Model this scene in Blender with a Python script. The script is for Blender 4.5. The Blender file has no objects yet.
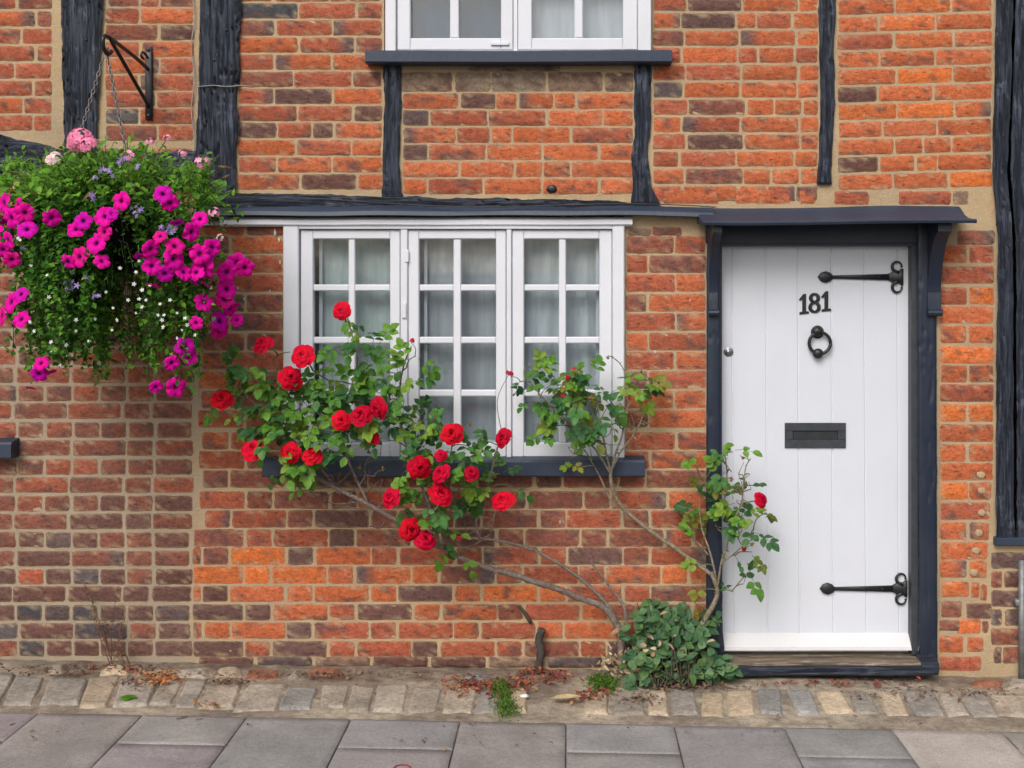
import bpy, math, random
from mathutils import Vector, Matrix, Euler, noise
C = bpy.context.scene.collection
R = random.Random(181)
CAM = Vector((0, -5, 1.52)); F = 1250.0; VX, VY = 568.0, 285.0

def W(px, py, Y=0.0):
    s = (5 + Y) / F
    return Vector(((px - VX) * s, Y, 1.52 + (VY - py) * s))
def gz(x): return -0.012 - 0.0176 * x
def G(px, py, dz=0.0):
    d = Vector(((px - VX) / F, 1, (VY - py) / F))
    t = (-0.012 + dz - 1.52) / (d.z + 0.0176 * d.x)
    return CAM + d * t
def lerp(a, b, t): return a + (b - a) * t
def mixc(a, b, t): return tuple(a[i] + (b[i] - a[i]) * t for i in range(3))
def sst(a, b, x):
    t = max(0, min(1, (x - a) / (b - a))); return t * t * (3 - 2 * t)
def nz(x, y, z): return noise.noise(Vector((x, y, z)))

# ------------------------------------------------------------------ materials
def newmat(name):
    m = bpy.data.materials.new(name); m.use_nodes = True
    nt = m.node_tree; nt.nodes.clear()
    out = nt.nodes.new('ShaderNodeOutputMaterial')
    b = nt.nodes.new('ShaderNodeBsdfPrincipled')
    nt.links.new(b.outputs[0], out.inputs[0])
    return m, nt, b, out
def N(nt, t, **k):
    n = nt.nodes.new(t)
    for a, v in k.items(): setattr(n, a, v)
    return n
def pos(nt, scale=(1, 1, 1)):
    g = N(nt, 'ShaderNodeNewGeometry'); m = N(nt, 'ShaderNodeMapping')
    m.inputs['Scale'].default_value = scale
    nt.links.new(g.outputs['Position'], m.inputs['Vector']); return m.outputs[0]
def noi(nt, vec, scale, detail=4, rough=.6):
    n = N(nt, 'ShaderNodeTexNoise'); n.inputs['Scale'].default_value = scale
    n.inputs['Detail'].default_value = detail; n.inputs['Roughness'].default_value = rough
    nt.links.new(vec, n.inputs['Vector']); return n.outputs[0]
def ramp(nt, fac, stops):
    r = N(nt, 'ShaderNodeValToRGB'); e = r.color_ramp.elements
    while len(e) < len(stops): e.new(.5)
    for i, (p, c) in enumerate(stops):
        e[i].position = p; e[i].color = (*c, 1) if not isinstance(c, (int, float)) else (c, c, c, 1)
    nt.links.new(fac, r.inputs[0]); return r.outputs[0]
def mixn(nt, fac, a, b, mode='MIX'):
    m = N(nt, 'ShaderNodeMix', data_type='RGBA', blend_type=mode)
    for s, v in ((m.inputs[0], fac), (m.inputs[6], a), (m.inputs[7], b)):
        if isinstance(v, (int, float)): s.default_value = v
        elif isinstance(v, tuple): s.default_value = (*v, 1)
        else: nt.links.new(v, s)
    return m.outputs[2]
def bump(nt, b, h, strength, dist):
    n = N(nt, 'ShaderNodeBump'); n.inputs['Strength'].default_value = strength; n.inputs['Distance'].default_value = dist
    nt.links.new(h, n.inputs['Height']); nt.links.new(n.outputs[0], b.inputs['Normal'])
def attr(nt):
    a = N(nt, 'ShaderNodeAttribute'); a.attribute_name = 'col'; return a.outputs['Color']
def addv(nt, a, b, k=1.0):
    m = N(nt, 'ShaderNodeMath', operation='MULTIPLY_ADD'); nt.links.new(b, m.inputs[0]); m.inputs[1].default_value = k
    nt.links.new(a, m.inputs[2]); return m.outputs[0]

def mat_brick():
    m, nt, b, o = newmat('brick'); p = pos(nt)
    n1 = noi(nt, pos(nt, (1, 1, 1.7)), 30, 8, .78); n2 = noi(nt, p, 260, 4, .8); n4 = noi(nt, p, 110, 5, .8)
    g = N(nt, 'ShaderNodeNewGeometry'); mp = N(nt, 'ShaderNodeMapping'); mp.inputs['Rotation'].default_value = (0, .45, 0); mp.inputs['Scale'].default_value = (1, 1, 3.6)
    nt.links.new(g.outputs['Position'], mp.inputs['Vector'])
    n3 = noi(nt, mp.outputs[0], 34, 6, .75)
    c = mixn(nt, 1.0, attr(nt), ramp(nt, n1, [(.25, .50), (.5, 1.0), (.75, 1.36)]), 'MULTIPLY')
    c = mixn(nt, 1.0, c, ramp(nt, n4, [(.28, .62), (.5, 1.0), (.72, 1.28)]), 'MULTIPLY')
    c = mixn(nt, ramp(nt, n3, [(.33, .8), (.385, 0)]), c, (.075, .045, .042))      # dark kiln creases
    c = mixn(nt, ramp(nt, n2, [(.60, 0), (.72, .5)]), c, (.46, .33, .21))        # lime dust in the pores
    c = mixn(nt, ramp(nt, n2, [(.26, .7), (.36, 0)]), c, (.06, .035, .03))
    nt.links.new(c, b.inputs['Base Color']); b.inputs['Roughness'].default_value = .92
    b.inputs['Specular IOR Level'].default_value = .2
    n5 = noi(nt, p, 2.6, 5, .65); n6 = noi(nt, p, 6.5, 6, .75)
    c = mixn(nt, 1.0, c, ramp(nt, n5, [(.32, .74), (.6, 1.06)]), 'MULTIPLY')
    c = mixn(nt, ramp(nt, n6, [(.62, 0), (.76, .38)]), c, (.46, .40, .34))     # salts and lime bloom
    h = addv(nt, n1, n2, .35); h = addv(nt, h, n4, .6); h = addv(nt, h, ramp(nt, n3, [(.30, 0), (.42, 1)]), .5)
    bump(nt, b, h, 1.0, .007); return m
def mat_mortar(name):
    m, nt, b, o = newmat(name); p = pos(nt)
    n1 = noi(nt, p, 7, 5, .7); n2 = noi(nt, p, 150, 4, .75); n3 = noi(nt, p, 32, 4, .7); n4 = noi(nt, p, 2.2, 4, .6)
    new = mixn(nt, ramp(nt, n1, [(.35, 0), (.65, 1)]), (.46, .330, .188), (.52, .39, .238))
    old = mixn(nt, ramp(nt, n1, [(.35, 0), (.65, 1)]), (.34, .275, .20), (.40, .32, .23))
    g = N(nt, 'ShaderNodeNewGeometry'); sp = N(nt, 'ShaderNodeSeparateXYZ'); nt.links.new(g.outputs['Position'], sp.inputs[0])
    f = addv(nt, sp.outputs[0], n1, -.35); f = addv(nt, f, n3, -.12)                 # repointed to the right of the old wall
    mr = N(nt, 'ShaderNodeMapRange'); mr.inputs[1].default_value = -1.62; mr.inputs[2].default_value = -1.80; nt.links.new(f, mr.inputs[0])
    zz = N(nt, 'ShaderNodeMapRange'); zz.inputs[1].default_value = 1.95; zz.inputs[2].default_value = 1.7; nt.links.new(sp.outputs[2], zz.inputs[0])
    mm = N(nt, 'ShaderNodeMath', operation='MULTIPLY'); nt.links.new(mr.outputs[0], mm.inputs[0]); nt.links.new(zz.outputs[0], mm.inputs[1])
    c = mixn(nt, mm.outputs[0], new, old)
    c = mixn(nt, ramp(nt, n3, [(.55, 0), (.75, .5)]), c, (.40, .31, .20))
    c = mixn(nt, ramp(nt, n4, [(.42, 0), (.70, .55)]), c, (.30, .245, .18))
    c = mixn(nt, 1.0, c, ramp(nt, n2, [(.3, .8), (.6, 1.08)]), 'MULTIPLY')
    nt.links.new(c, b.inputs['Base Color']); b.inputs['Roughness'].default_value = .95
    bump(nt, b, addv(nt, n2, n3, 1.5), .8, .005); return m
def mat_timber(name, sc, base=(.010, .016, .032), wear_highlight=(.085, .102, .150)):  # on black timber the pale tone also paints in blue-grey highlights
    m, nt, b, o = newmat(name)
    sc2 = tuple(v if v == 1 else v * .55 for v in sc)
    n1 = noi(nt, pos(nt, sc), 75, 8, .8); n2 = noi(nt, pos(nt), 9, 4, .7); n3 = noi(nt, pos(nt, sc2), 170, 4, .75)
    c = mixn(nt, ramp(nt, n3, [(.40, 0), (.70, 1)]), base, mixn(nt, .55, base, wear_highlight))
    c = mixn(nt, ramp(nt, addv(nt, n2, n1, .7), [(.92, 0), (1.12, .75)]), c, wear_highlight)
    c = mixn(nt, ramp(nt, n1, [(.36, .9), (.44, 0)]), c, tuple(v * .3 for v in base))
    nt.links.new(c, b.inputs['Base Color']); b.inputs['Roughness'].default_value = .50
    b.inputs['Specular IOR Level'].default_value = .5
    h = addv(nt, ramp(nt, n1, [(.34, 0), (.5, .8), (.8, 1)]), n3, .5)
    bump(nt, b, h, 1.0, .008); return m
def mat_paint(name, col, dirt=(.45, .42, .38), rough=.42, bs=.15, thr=.66):
    m, nt, b, o = newmat(name); p = pos(nt)
    n1 = noi(nt, p, 5, 5, .7); n2 = noi(nt, p, 120, 4, .7); n3 = noi(nt, pos(nt, (1, 1, .25)), 40, 4, .7)
    c = mixn(nt, ramp(nt, n1, [(.4, 0), (.75, .35)]), col, mixn(nt, .35, col, dirt))
    c = mixn(nt, ramp(nt, addv(nt, n2, n3, .7), [(thr + .45, 0), (thr + .52, .8)]), c, dirt)
    nt.links.new(c, b.inputs['Base Color']); b.inputs['Roughness'].default_value = rough
    bump(nt, b, addv(nt, n3, n2, .3), bs, .004); return m
def mat_glass():
    m = bpy.data.materials.new('window_glass'); m.use_nodes = True; nt = m.node_tree; nt.nodes.clear()
    o = N(nt, 'ShaderNodeOutputMaterial'); t = N(nt, 'ShaderNodeBsdfTransparent'); g = N(nt, 'ShaderNodeBsdfGlossy')
    t.inputs[0].default_value = (.90, .93, .94, 1); g.inputs['Roughness'].default_value = .02
    lw = N(nt, 'ShaderNodeLayerWeight'); lw.inputs[0].default_value = .5; pw = N(nt, 'ShaderNodeMath', operation='POWER'); pw.inputs[1].default_value = 4
    nt.links.new(lw.outputs['Facing'], pw.inputs[0]); f = N(nt, 'ShaderNodeMath', operation='MULTIPLY_ADD'); f.inputs[1].default_value = .9; f.inputs[2].default_value = .085
    nt.links.new(pw.outputs[0], f.inputs[0]); x = N(nt, 'ShaderNodeMixShader')
    n = noi(nt, pos(nt), 6, 2, .5); bp = N(nt, 'ShaderNodeBump'); bp.inputs['Strength'].default_value = .16; bp.inputs['Distance'].default_value = .01
    nt.links.new(n, bp.inputs['Height']); nt.links.new(bp.outputs[0], g.inputs['Normal'])
    nt.links.new(f.outputs[0], x.inputs[0]); nt.links.new(t.outputs[0], x.inputs[1]); nt.links.new(g.outputs[0], x.inputs[2])
    nt.links.new(x.outputs[0], o.inputs[0]); return m
def mat_cloth(name, col):
    m, nt, b, o = newmat(name); n1 = noi(nt, pos(nt, (1, 1, .12)), 30, 4, .6); n2 = noi(nt, pos(nt), 400, 2, .5)
    c = mixn(nt, 1.0, attr(nt), ramp(nt, n1, [(.3, .8), (.7, 1.1)]), 'MULTIPLY')
    nt.links.new(c, b.inputs['Base Color']); b.inputs['Roughness'].default_value = .9
    t = N(nt, 'ShaderNodeBsdfTranslucent'); x = N(nt, 'ShaderNodeMixShader'); x.inputs[0].default_value = .2
    nt.links.new(c, t.inputs[0]); nt.links.new(b.outputs[0], x.inputs[1]); nt.links.new(t.outputs[0], x.inputs[2]); nt.links.new(x.outputs[0], o.inputs[0])
    return m
def mat_leaf(name, trans=.3, rough=.45, spec=.22, var=.35):
    m, nt, b, o = newmat(name); n = noi(nt, pos(nt), 55, 3, .6)
    c = mixn(nt, 1.0, attr(nt), ramp(nt, n, [(.3, 1 - var), (.7, 1 + var * .6)]), 'MULTIPLY')
    nt.links.new(c, b.inputs['Base Color']); b.inputs['Roughness'].default_value = rough; b.inputs['Specular IOR Level'].default_value = spec
    t = N(nt, 'ShaderNodeBsdfTranslucent'); x = N(nt, 'ShaderNodeMixShader'); x.inputs[0].default_value = trans
    nt.links.new(c, t.inputs[0]); nt.links.new(b.outputs[0], x.inputs[1]); nt.links.new(t.outputs[0], x.inputs[2]); nt.links.new(x.outputs[0], o.inputs[0])
    return m
def mat_attr(name, rough=.85, s1=25, lo=.65, hi=1.25, bd=.004, bs=.8, spec=.3, speck=None):
    m, nt, b, o = newmat(name); p = pos(nt); n1 = noi(nt, p, s1, 5, .7); n2 = noi(nt, p, 230, 3, .7); n3 = noi(nt, p, 4, 4, .6)
    c = mixn(nt, 1.0, attr(nt), ramp(nt, n1, [(.3, lo), (.7, hi)]), 'MULTIPLY')
    c = mixn(nt, 1.0, c, ramp(nt, n2, [(.3, .72), (.7, 1.25)]), 'MULTIPLY')
    c = mixn(nt, 1.0, c, ramp(nt, n3, [(.35, .82), (.65, 1.12)]), 'MULTIPLY')
    if speck: c = mixn(nt, ramp(nt, n2, [(.68, 0), (.74, .6)]), c, speck)
    nt.links.new(c, b.inputs['Base Color']); b.inputs['Roughness'].default_value = rough; b.inputs['Specular IOR Level'].default_value = spec
    bump(nt, b, addv(nt, n1, n2, .5), bs, bd); return m
def mat_plain(name, col, rough=.5, metal=0.0, bs=.4):
    m, nt, b, o = newmat(name); n = noi(nt, pos(nt), 140, 4, .7); n2 = noi(nt, pos(nt), 30, 3, .6)
    c = mixn(nt, 1.0, col, ramp(nt, n2, [(.3, .7), (.7, 1.25)]), 'MULTIPLY')
    nt.links.new(c, b.inputs['Base Color']); b.inputs['Roughness'].default_value = rough; b.inputs['Metallic'].default_value = metal
    bump(nt, b, n, bs, .002); return m

M = dict(
    brick=mat_brick(),
    mortar=mat_mortar('lime_mortar'),
    timv=mat_timber('black_timber_upright', (1, 1, .07)), timh=mat_timber('black_timber_level', (.07, 1, 1)),
    black=mat_paint('black_gloss_paint', (.010, .018, .038), (.10, .105, .12), .4, .4, .57),
    blackh=mat_timber('black_painted_board', (.05, 1, 1), (.012, .020, .040), (.075, .088, .115)),
    lead=mat_paint('dark_lead', (.020, .034, .064), (.085, .10, .135), .5, .5, .60),
    white=mat_paint('white_gloss_paint', (.68, .70, .765), (.34, .32, .30), .38, .28, .60),
    door=mat_paint('white_door_paint', (.635, .665, .740), (.44, .44, .44), .36, .24, .63),
    wornwhite=mat_paint('worn_white_paint', (.66, .66, .68), (.42, .38, .33), .5, .4, .60),
    rawwood=mat_timber('worn_step_wood', (.06, 1, 1), (.20, .145, .10), (.44, .36, .28)),
    iron=mat_plain('black_iron', (.012, .013, .016), .42), chrome=mat_plain('dull_chrome', (.35, .35, .36), .35, .9),
    letter=mat_plain('grey_letterbox', (.035, .042, .052), .5), letter2=mat_plain('dark_letterbox_flap', (.018, .021, .026), .5),
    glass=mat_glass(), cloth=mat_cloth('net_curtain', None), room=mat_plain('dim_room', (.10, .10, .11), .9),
    leaf=mat_leaf('rose_leaf'), petal=mat_leaf('petal', .10, .7, .10, .2), bark=mat_attr('bark', .85, 60, .5, 1.4, .004, 1, .3),
    small=mat_leaf('small_leaf', .38, .55, .15), cable=mat_plain('cable', (.03, .032, .036), .5), palecable=mat_plain('pale_cable', (.3, .28, .26), .6),
    slab=mat_attr('paving', .88, 60, .84, 1.14, .003, .9, .3, (.36, .33, .31)), sett=mat_attr('stone_sett', .88, 45, .62, 1.3, .007, 1.0, .25, (.44, .38, .30)),
    dirt=mat_attr('dirt_and_mortar', .95, 22, .55, 1.35, .012, 1, .2, (.40, .34, .26)), road=mat_attr('asphalt', .9, 40, .8, 1.2, .006, .8, .2),
    liner=mat_attr('basket_liner', .95, 60, .5, 1.4, .01, 1, .1), litter=mat_attr('litter', .8, 50, .7, 1.3, .002, .4, .25),
    galv=mat_plain('galvanised_steel', (.20, .21, .22), .5, .4), chain=mat_plain('dull_chain', (.28, .25, .24), .5, .6),
)

# ------------------------------------------------------------------ mesh helper
class MB:
    def __init__(s): s.v = []; s.f = []; s.c = []; s.m = []
    def add(s, vs, fs, col=(1, 1, 1), mi=0):
        n = len(s.v); s.v.extend(vs)
        s.c.extend(col if isinstance(col, list) else [col] * len(vs))
        for f in fs: s.f.append(tuple(i + n for i in f)); s.m.append(mi)
    def build(s, name, mats, parent=None, smooth=True, loc=None):
        o0 = ORG.get(parent.name, Vector()) if parent else Vector()
        org = loc if loc is not None else o0
        me = bpy.data.meshes.new(name)
        me.from_pydata([tuple(Vector(v) - org) for v in s.v], [], s.f)
        a = me.color_attributes.new('col', 'FLOAT_COLOR', 'POINT')
        flat = []
        for c in s.c: flat += [c[0], c[1], c[2], 1.0]
        a.data.foreach_set('color', flat)
        for mt in (mats if isinstance(mats, (list, tuple)) else [mats]): me.materials.append(mt)
        me.polygons.foreach_set('material_index', s.m)
        me.polygons.foreach_set('use_smooth', [smooth] * len(s.f))
        me.update()
        o = bpy.data.objects.new(name, me); C.objects.link(o)
        o.location = org - o0
        if parent: o.parent = parent
        ORG[o.name] = org
        return o
ORG = {}
def thing(name, label, cat, loc, group=None):
    o = bpy.data.objects.new(name, None); C.objects.link(o); o.empty_display_size = .1
    o.location = loc; ORG[o.name] = Vector(loc); o['label'] = label; o['category'] = cat
    if group: o['group'] = group
    return o
def tag(o, label, cat, group=None):
    o['label'] = label; o['category'] = cat
    if group: o['group'] = group
    return o
def structure(o, kind='structure'): o['kind'] = kind; return o
def sub(name, parent, loc):
    o = bpy.data.objects.new(name, None); C.objects.link(o); o.empty_display_size = .1
    o.location = Vector(loc) - ORG[parent.name]; o.parent = parent; ORG[o.name] = Vector(loc); return o

def boxw(mb, x0, x1, y0, y1, z0, z1, col=(1, 1, 1), mi=0, b=0.0):
    """world box, front (-Y) edges chamfered by b"""
    if b <= 0:
        vs = [(x, y, z) for y in (y0, y1) for z in (z0, z1) for x in (x0, x1)]
        mb.add(vs, [(0, 1, 3, 2), (5, 4, 6, 7), (4, 0, 2, 6), (1, 5, 7, 3), (2, 3, 7, 6), (4, 5, 1, 0)], col, mi); return
    r = lambda i, y: [(x0 + i, y, z0 + i), (x1 - i, y, z0 + i), (x1 - i, y, z1 - i), (x0 + i, y, z1 - i)]
    vs = r(b, y0) + r(0, y0 + b) + r(0, y1)
    fs = [(0, 1, 2, 3), (11, 10, 9, 8)]
    for k in (0, 4):
        for i in range(4): j = (i + 1) % 4; fs.append((k + i, k + 4 + i, k + 4 + j, k + j))
    mb.add(vs, fs, col, mi)
def boxp(mb, px0, px1, py0, py1, yf, yb, b=.002, col=(1, 1, 1), mi=0):
    a = W(px0, py1, yf); c = W(px1, py0, yf)
    boxw(mb, a.x, c.x, yf, yb, a.z, c.z, col, mi, b)
def polyprism(mb, pts, yf, yb, b=.0015, col=(1, 1, 1), mi=0):
    """pts: pixel outline (any winding) at plane yf, extruded back to yb"""
    P = [W(x, y, yf) for x, y in pts]
    n = len(P); ar = sum(P[i].x * P[(i + 1) % n].z - P[(i + 1) % n].x * P[i].z for i in range(n))
    if ar < 0: P.reverse()
    c = sum(P, Vector()) / n
    ins = []
    for i, p in enumerate(P):
        t = (P[(i + 1) % n] - P[i - 1]).normalized(); ins.append(p + Vector((-t.z, 0, t.x)) * b)
    vs = ins + [p + Vector((0, b, 0)) for p in P] + [Vector((p.x, yb, p.z)) for p in P]
    fs = [tuple(range(n)), tuple(reversed(range(2 * n, 3 * n)))]
    for k in (0, n):
        for i in range(n): j = (i + 1) % n; fs.append((k + i, k + n + i, k + n + j, k + j))
    mb.add(vs, fs, col, mi)
def xprism(mb, prof, x0, x1, col=(1, 1, 1), mi=0, nx=1, wob=0.0):
    """profile in (Y,Z), extruded along X; ordered so the outside is right"""
    n = len(prof); vs = []
    for k in range(nx + 1):
        x = lerp(x0, x1, k / nx)
        for (y, z) in prof: vs.append((x, y + wob * nz(x * 3, y * 9, 1), z + wob * nz(x * 2.3, 4, z * 3)))
    fs = []
    for k in range(nx):
        for i in range(n):
            j = (i + 1) % n; a = k * n
            fs.append((a + i, a + j, a + n + j, a + n + i))
    fs.append(tuple(reversed(range(n)))); fs.append(tuple(range(nx * n, nx * n + n)))
    mb.add(vs, fs, col, mi)
def tube(mb, pts, rad, col=(1, 1, 1), sides=6, mi=0, cap=True):
    pts = [Vector(p) for p in pts]; n = len(pts)
    if isinstance(rad, (int, float)): rad = [rad] * n
    vs = []; fs = []; prev = None; cols = []
    for i, p in enumerate(pts):
        t = (pts[min(i + 1, n - 1)] - pts[max(i - 1, 0)])
        t = t.normalized() if t.length > 1e-9 else Vector((0, 0, 1))
        if prev is None:
            a = Vector((0, 1, 0)) if abs(t.y) < .9 else Vector((1, 0, 0))
            u = t.cross(a).normalized()
        else: u = (prev - t * prev.dot(t)).normalized()
        prev = u; w = t.cross(u)
        for k in range(sides):
            an = 2 * math.pi * k / sides
            vs.append(p + (u * math.cos(an) + w * math.sin(an)) * rad[i])
    for i in range(n - 1):
        for k in range(sides):
            j = (k + 1) % sides; a = i * sides
            fs.append((a + k, a + j, a + sides + j, a + sides + k))
    if cap: fs.append(tuple(reversed(range(sides)))); fs.append(tuple(range((n - 1) * sides, n * sides)))
    mb.add(vs, fs, col, mi)
def smoothline(pts, sub=4):
    pts = [Vector(p) for p in pts]; out = []
    for i in range(len(pts) - 1):
        p0, p1, p2, p3 = pts[max(i - 1, 0)], pts[i], pts[i + 1], pts[min(i + 2, len(pts) - 1)]
        for k in range(sub):
            t = k / sub
            out.append(.5 * ((2 * p1) + (p2 - p0) * t + (2 * p0 - 5 * p1 + 4 * p2 - p3) * t * t + (3 * p1 - p0 - 3 * p2 + p3) * t ** 3))
    out.append(pts[-1]); return out
def ball(mb, c, r, col=(1, 1, 1), sq=(1, 1, 1), seg=10, ring=7, nzk=0.0):
    vs = []; fs = []
    for i in range(ring + 1):
        th = math.pi * i / ring
        for k in range(seg):
            ph = 2 * math.pi * k / seg
            d = Vector((math.sin(th) * math.cos(ph), math.sin(th) * math.sin(ph), math.cos(th)))
            rr = r * (1 + nzk * nz(c[0] * 40 + d.x * 1.5, c[2] * 40 + d.y * 1.5, d.z * 1.5))
            vs.append(Vector(c) + Vector((d.x * sq[0], d.y * sq[1], d.z * sq[2])) * rr)
    for i in range(ring):
        for k in range(seg):
            j = (k + 1) % seg; fs.append((i * seg + k, (i + 1) * seg + k, (i + 1) * seg + j, i * seg + j))
    mb.add(vs, fs, col)

# ------------------------------------------------------------------ the house: brickwork
house = thing('brick_house', 'old timber-framed red brick cottage with white door and white cottage windows', 'house', (0, .3, 0))
PAL = dict(vivid=(.68, .180, .055), orange=(.56, .150, .062), red=(.43, .118, .066), brown=(.30, .108, .075),
           dark=(.165, .090, .078), grey=(.125, .105, .108), stain=(.27, .20, .145), slate=(.090, .092, .104))
def pick(w):
    t = R.random() * sum(w.values()); s = 0
    for k, v in w.items():
        s += v
        if t <= s: return k
    return k
def classify(reg, x, y):
    if reg in 'AB': return pick(dict(red=.5, brown=.3, dark=.08, grey=.04, orange=.08))
    if reg == 'C': return pick(dict(red=.58, brown=.22, orange=.15, dark=.05) if y < 95 else dict(orange=.55, red=.33, dark=.06, brown=.06))
    if reg == 'D': return pick(dict(orange=.62, red=.32, dark=.03, brown=.03))
    if reg == 'E': return pick(dict(orange=.58, red=.35, dark=.03, brown=.04))
    if reg == 'F': return pick(dict(orange=.62, vivid=.18, red=.18, dark=.02))
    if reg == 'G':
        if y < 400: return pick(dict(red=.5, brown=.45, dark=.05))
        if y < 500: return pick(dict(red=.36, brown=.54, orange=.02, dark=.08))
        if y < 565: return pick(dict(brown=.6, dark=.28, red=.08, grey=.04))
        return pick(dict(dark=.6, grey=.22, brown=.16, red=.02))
    if reg == 'H':
        if y < 470: return pick(dict(red=.5, orange=.3, brown=.2))
        if y < 545:
            if x < 270: return pick(dict(red=.55, brown=.45))
            if x < 600: return pick(dict(brown=.62, dark=.26, red=.12))
            return pick(dict(red=.5, brown=.45, orange=.05))
        if y < 604: return pick(dict(orange=.42, vivid=.10, red=.33, dark=.05, brown=.1))
        if y < 640: return pick(dict(red=.52, orange=.14, dark=.18, brown=.16))
        return pick(dict(red=.35, dark=.35, brown=.30))
    if reg == 'I': return pick(dict(orange=.45, red=.45, brown=.1))
    if reg == 'J': return pick(dict(vivid=.3, orange=.55, red=.15))
    if reg == 'K': return pick(dict(dark=.5, grey=.2, brown=.3))
    return 'red'
MORT = (.48, .36, .22)
OVER = [  # bright replacement bricks and burnt headers the photograph shows: x, y, class
    (256, 556, 'vivid'), (340, 556, 'orange'), (215, 575, 'vivid'), (258, 575, 'vivid'), (299, 575, 'vivid'), (298, 556, 'dark'),
    (257, 593, 'orange'), (340, 593, 'orange'), (298, 593, 'orange'), (510, 593, 'vivid'), (560, 593, 'vivid'), (465, 593, 'orange'), (423, 593, 'dark'), (215, 594, 'dark'),
    (256, 612, 'dark'), (215, 612, 'dark'), (299, 612, 'orange'), (340, 612, 'red'), (480, 612, 'orange'), (430, 612, 'orange'),
    (20, 612, 'slate'), (90, 612, 'slate'), (40, 648, 'slate'), (20, 630, 'dark'), (80, 630, 'slate'), (35, 540, 'dark'), (60, 540, 'grey'), (85, 540, 'dark'),
    (262, 8, 'slate'), (715, 20, 'dark'), (665, 90, 'grey'), (690, 108, 'brown'), (735, 143, 'dark'), (855, 92, 'dark'), (860, 160, 'dark'),
    (470, 101, 'dark'), (415, 118, 'grey'), (420, 152, 'dark'), (310, 92, 'dark'), (320, 128, 'dark'), (340, 182, 'dark')]
def brick(mb, x0, x1, y0, y1, reg, tilt=0.0, xr=0.0, cls=None, proud=.0035):
    if x1 - x0 < 3 or y1 - y0 < 3: return
    xc, yc = (x0 + x1) / 2, (y0 + y1) / 2
    cls = cls or classify(reg, xc, yc)
    for ox, oy, k in OVER:
        if x0 <= ox <= x1 and y0 <= oy - 0 <= y1: cls = k
    base = PAL[cls]; v = R.uniform(.86, 1.14); base = tuple(c * v for c in base)
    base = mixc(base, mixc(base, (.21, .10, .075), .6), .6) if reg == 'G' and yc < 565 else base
    base = mixc(base, (base[0], base[0] * .3, base[0] * .16), R.uniform(-.15, .3))
    sd = R.uniform(0, 500)
    if cls in ('vivid',): dk = -.2
    elif cls in ('orange', 'red'): dk = R.choice((-.2, -.1, 0, .08)) - (.1 if reg in 'EFJ' else 0)
    else: dk = .12
    burn = R.random() if cls in ('red', 'orange', 'brown') else 1
    nx = max(5, int((x1 - x0) / 5) + 2); ny = 6
    eu = 1.3 / (x1 - x0); us = [0, eu] + [i / (nx - 3) for i in range(1, nx - 3)] + [1 - eu, 1]; nx = len(us)
    vv = [0, .09, .36, .64, .91, 1]
    dx = R.uniform(-.7, .7); rot = R.uniform(-.006, .006); pj = R.uniform(-.001, .002)
    vs = []; cs = []
    for j, q in enumerate(vv):
        for i, u in enumerate(us):
            x = lerp(x0, x1, u) + dx; y = lerp(y0, y1, q) + tilt * (x - xr) + rot * (x - xc)
            ex = i in (0, nx - 1); ey = j in (0, 5)
            if ex: x += nz(sd, y * .22, 3) * .9 + nz(sd, y * .8, 8) * .55
            if ey: y += nz(x * .09, sd, 7) * .7 + nz(x * .38, sd, 9) * .65
            if ex: x += (xc - x) / abs(xc - x) * -.75
            if ey: y += (yc - y) / abs(yc - y) * -.75
            if ex and ey: x += (xc - x) / abs(xc - x) * R.choice((.5, .7, 1.6)); y += (yc - y) / abs(yc - y) * .6
            e1 = i in (1, nx - 2); e2 = j in (1, 4)
            Y = -.0002 if (ex or ey) else -proud - pj
            if not (ex or ey):
                Y += nz(x * .12, y * .25, sd) * .0035 + nz(x * .4, y * .5, sd) * .0015
                if e1 or e2: Y += .0006 + max(0, nz(x * .25, y * .35, sd + 40) - .1) * .0035
            vs.append(W(x, y, Y))
            c = base; t = nz(x * .07, y * .14, sd) + .5 * nz(x * .22, y * .3, sd + 9) + dk
            c = mixc(c, PAL['dark'], sst(.18, .5, t) * .85)
            if burn < .07: c = mixc(c, PAL['grey'], sst(.6, .9, u if burn < .035 else 1 - u) * .85)
            if ex or ey: c = mixc(c, MORT, .25 + .5 * max(0, nz(x * .3, y * .5, sd)))

            elif (e1 or e2): c = mixc(c, MORT, .6 * sst(.12, .4, nz(x * .35, y * .5, sd + 31)))
            cs.append(c)
    fs = [(j * nx + i, (j + 1) * nx + i, (j + 1) * nx + i + 1, j * nx + i + 1) for j in range(5) for i in range(nx - 1)]
    mb.add(vs, fs, cs, 1)
def row_running(mb, reg, x0, x1, y0, y1, start, pitch=57, jt=3.6, tilt=0, clsf=None, odds=.12):
    """stretcher bond: joints at start + k*pitch, with the odd header in between"""
    xs = [x0]; x = start
    while x > x0: x -= pitch
    while x < x1:
        x += pitch * R.uniform(.96, 1.04)
        if x > x0 + 8 and x < x1 - 8: xs.append(x)
    xs.append(x1)
    for a, b in zip(xs, xs[1:]):
        if R.random() < odds and b - a > 45:
            m = a + (b - a) * R.choice((.36, .5, .62))
            brick(mb, a + jt / 2, m - jt / 2, y0, y1, reg, tilt, (x0 + x1) / 2); brick(mb, m + jt / 2, b - jt / 2, y0, y1, reg, tilt, (x0 + x1) / 2)
        else: brick(mb, a + (jt / 2 if a != x0 else 0), b - (jt / 2 if b != x1 else 0), y0, y1, reg, tilt, (x0 + x1) / 2, clsf)
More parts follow.
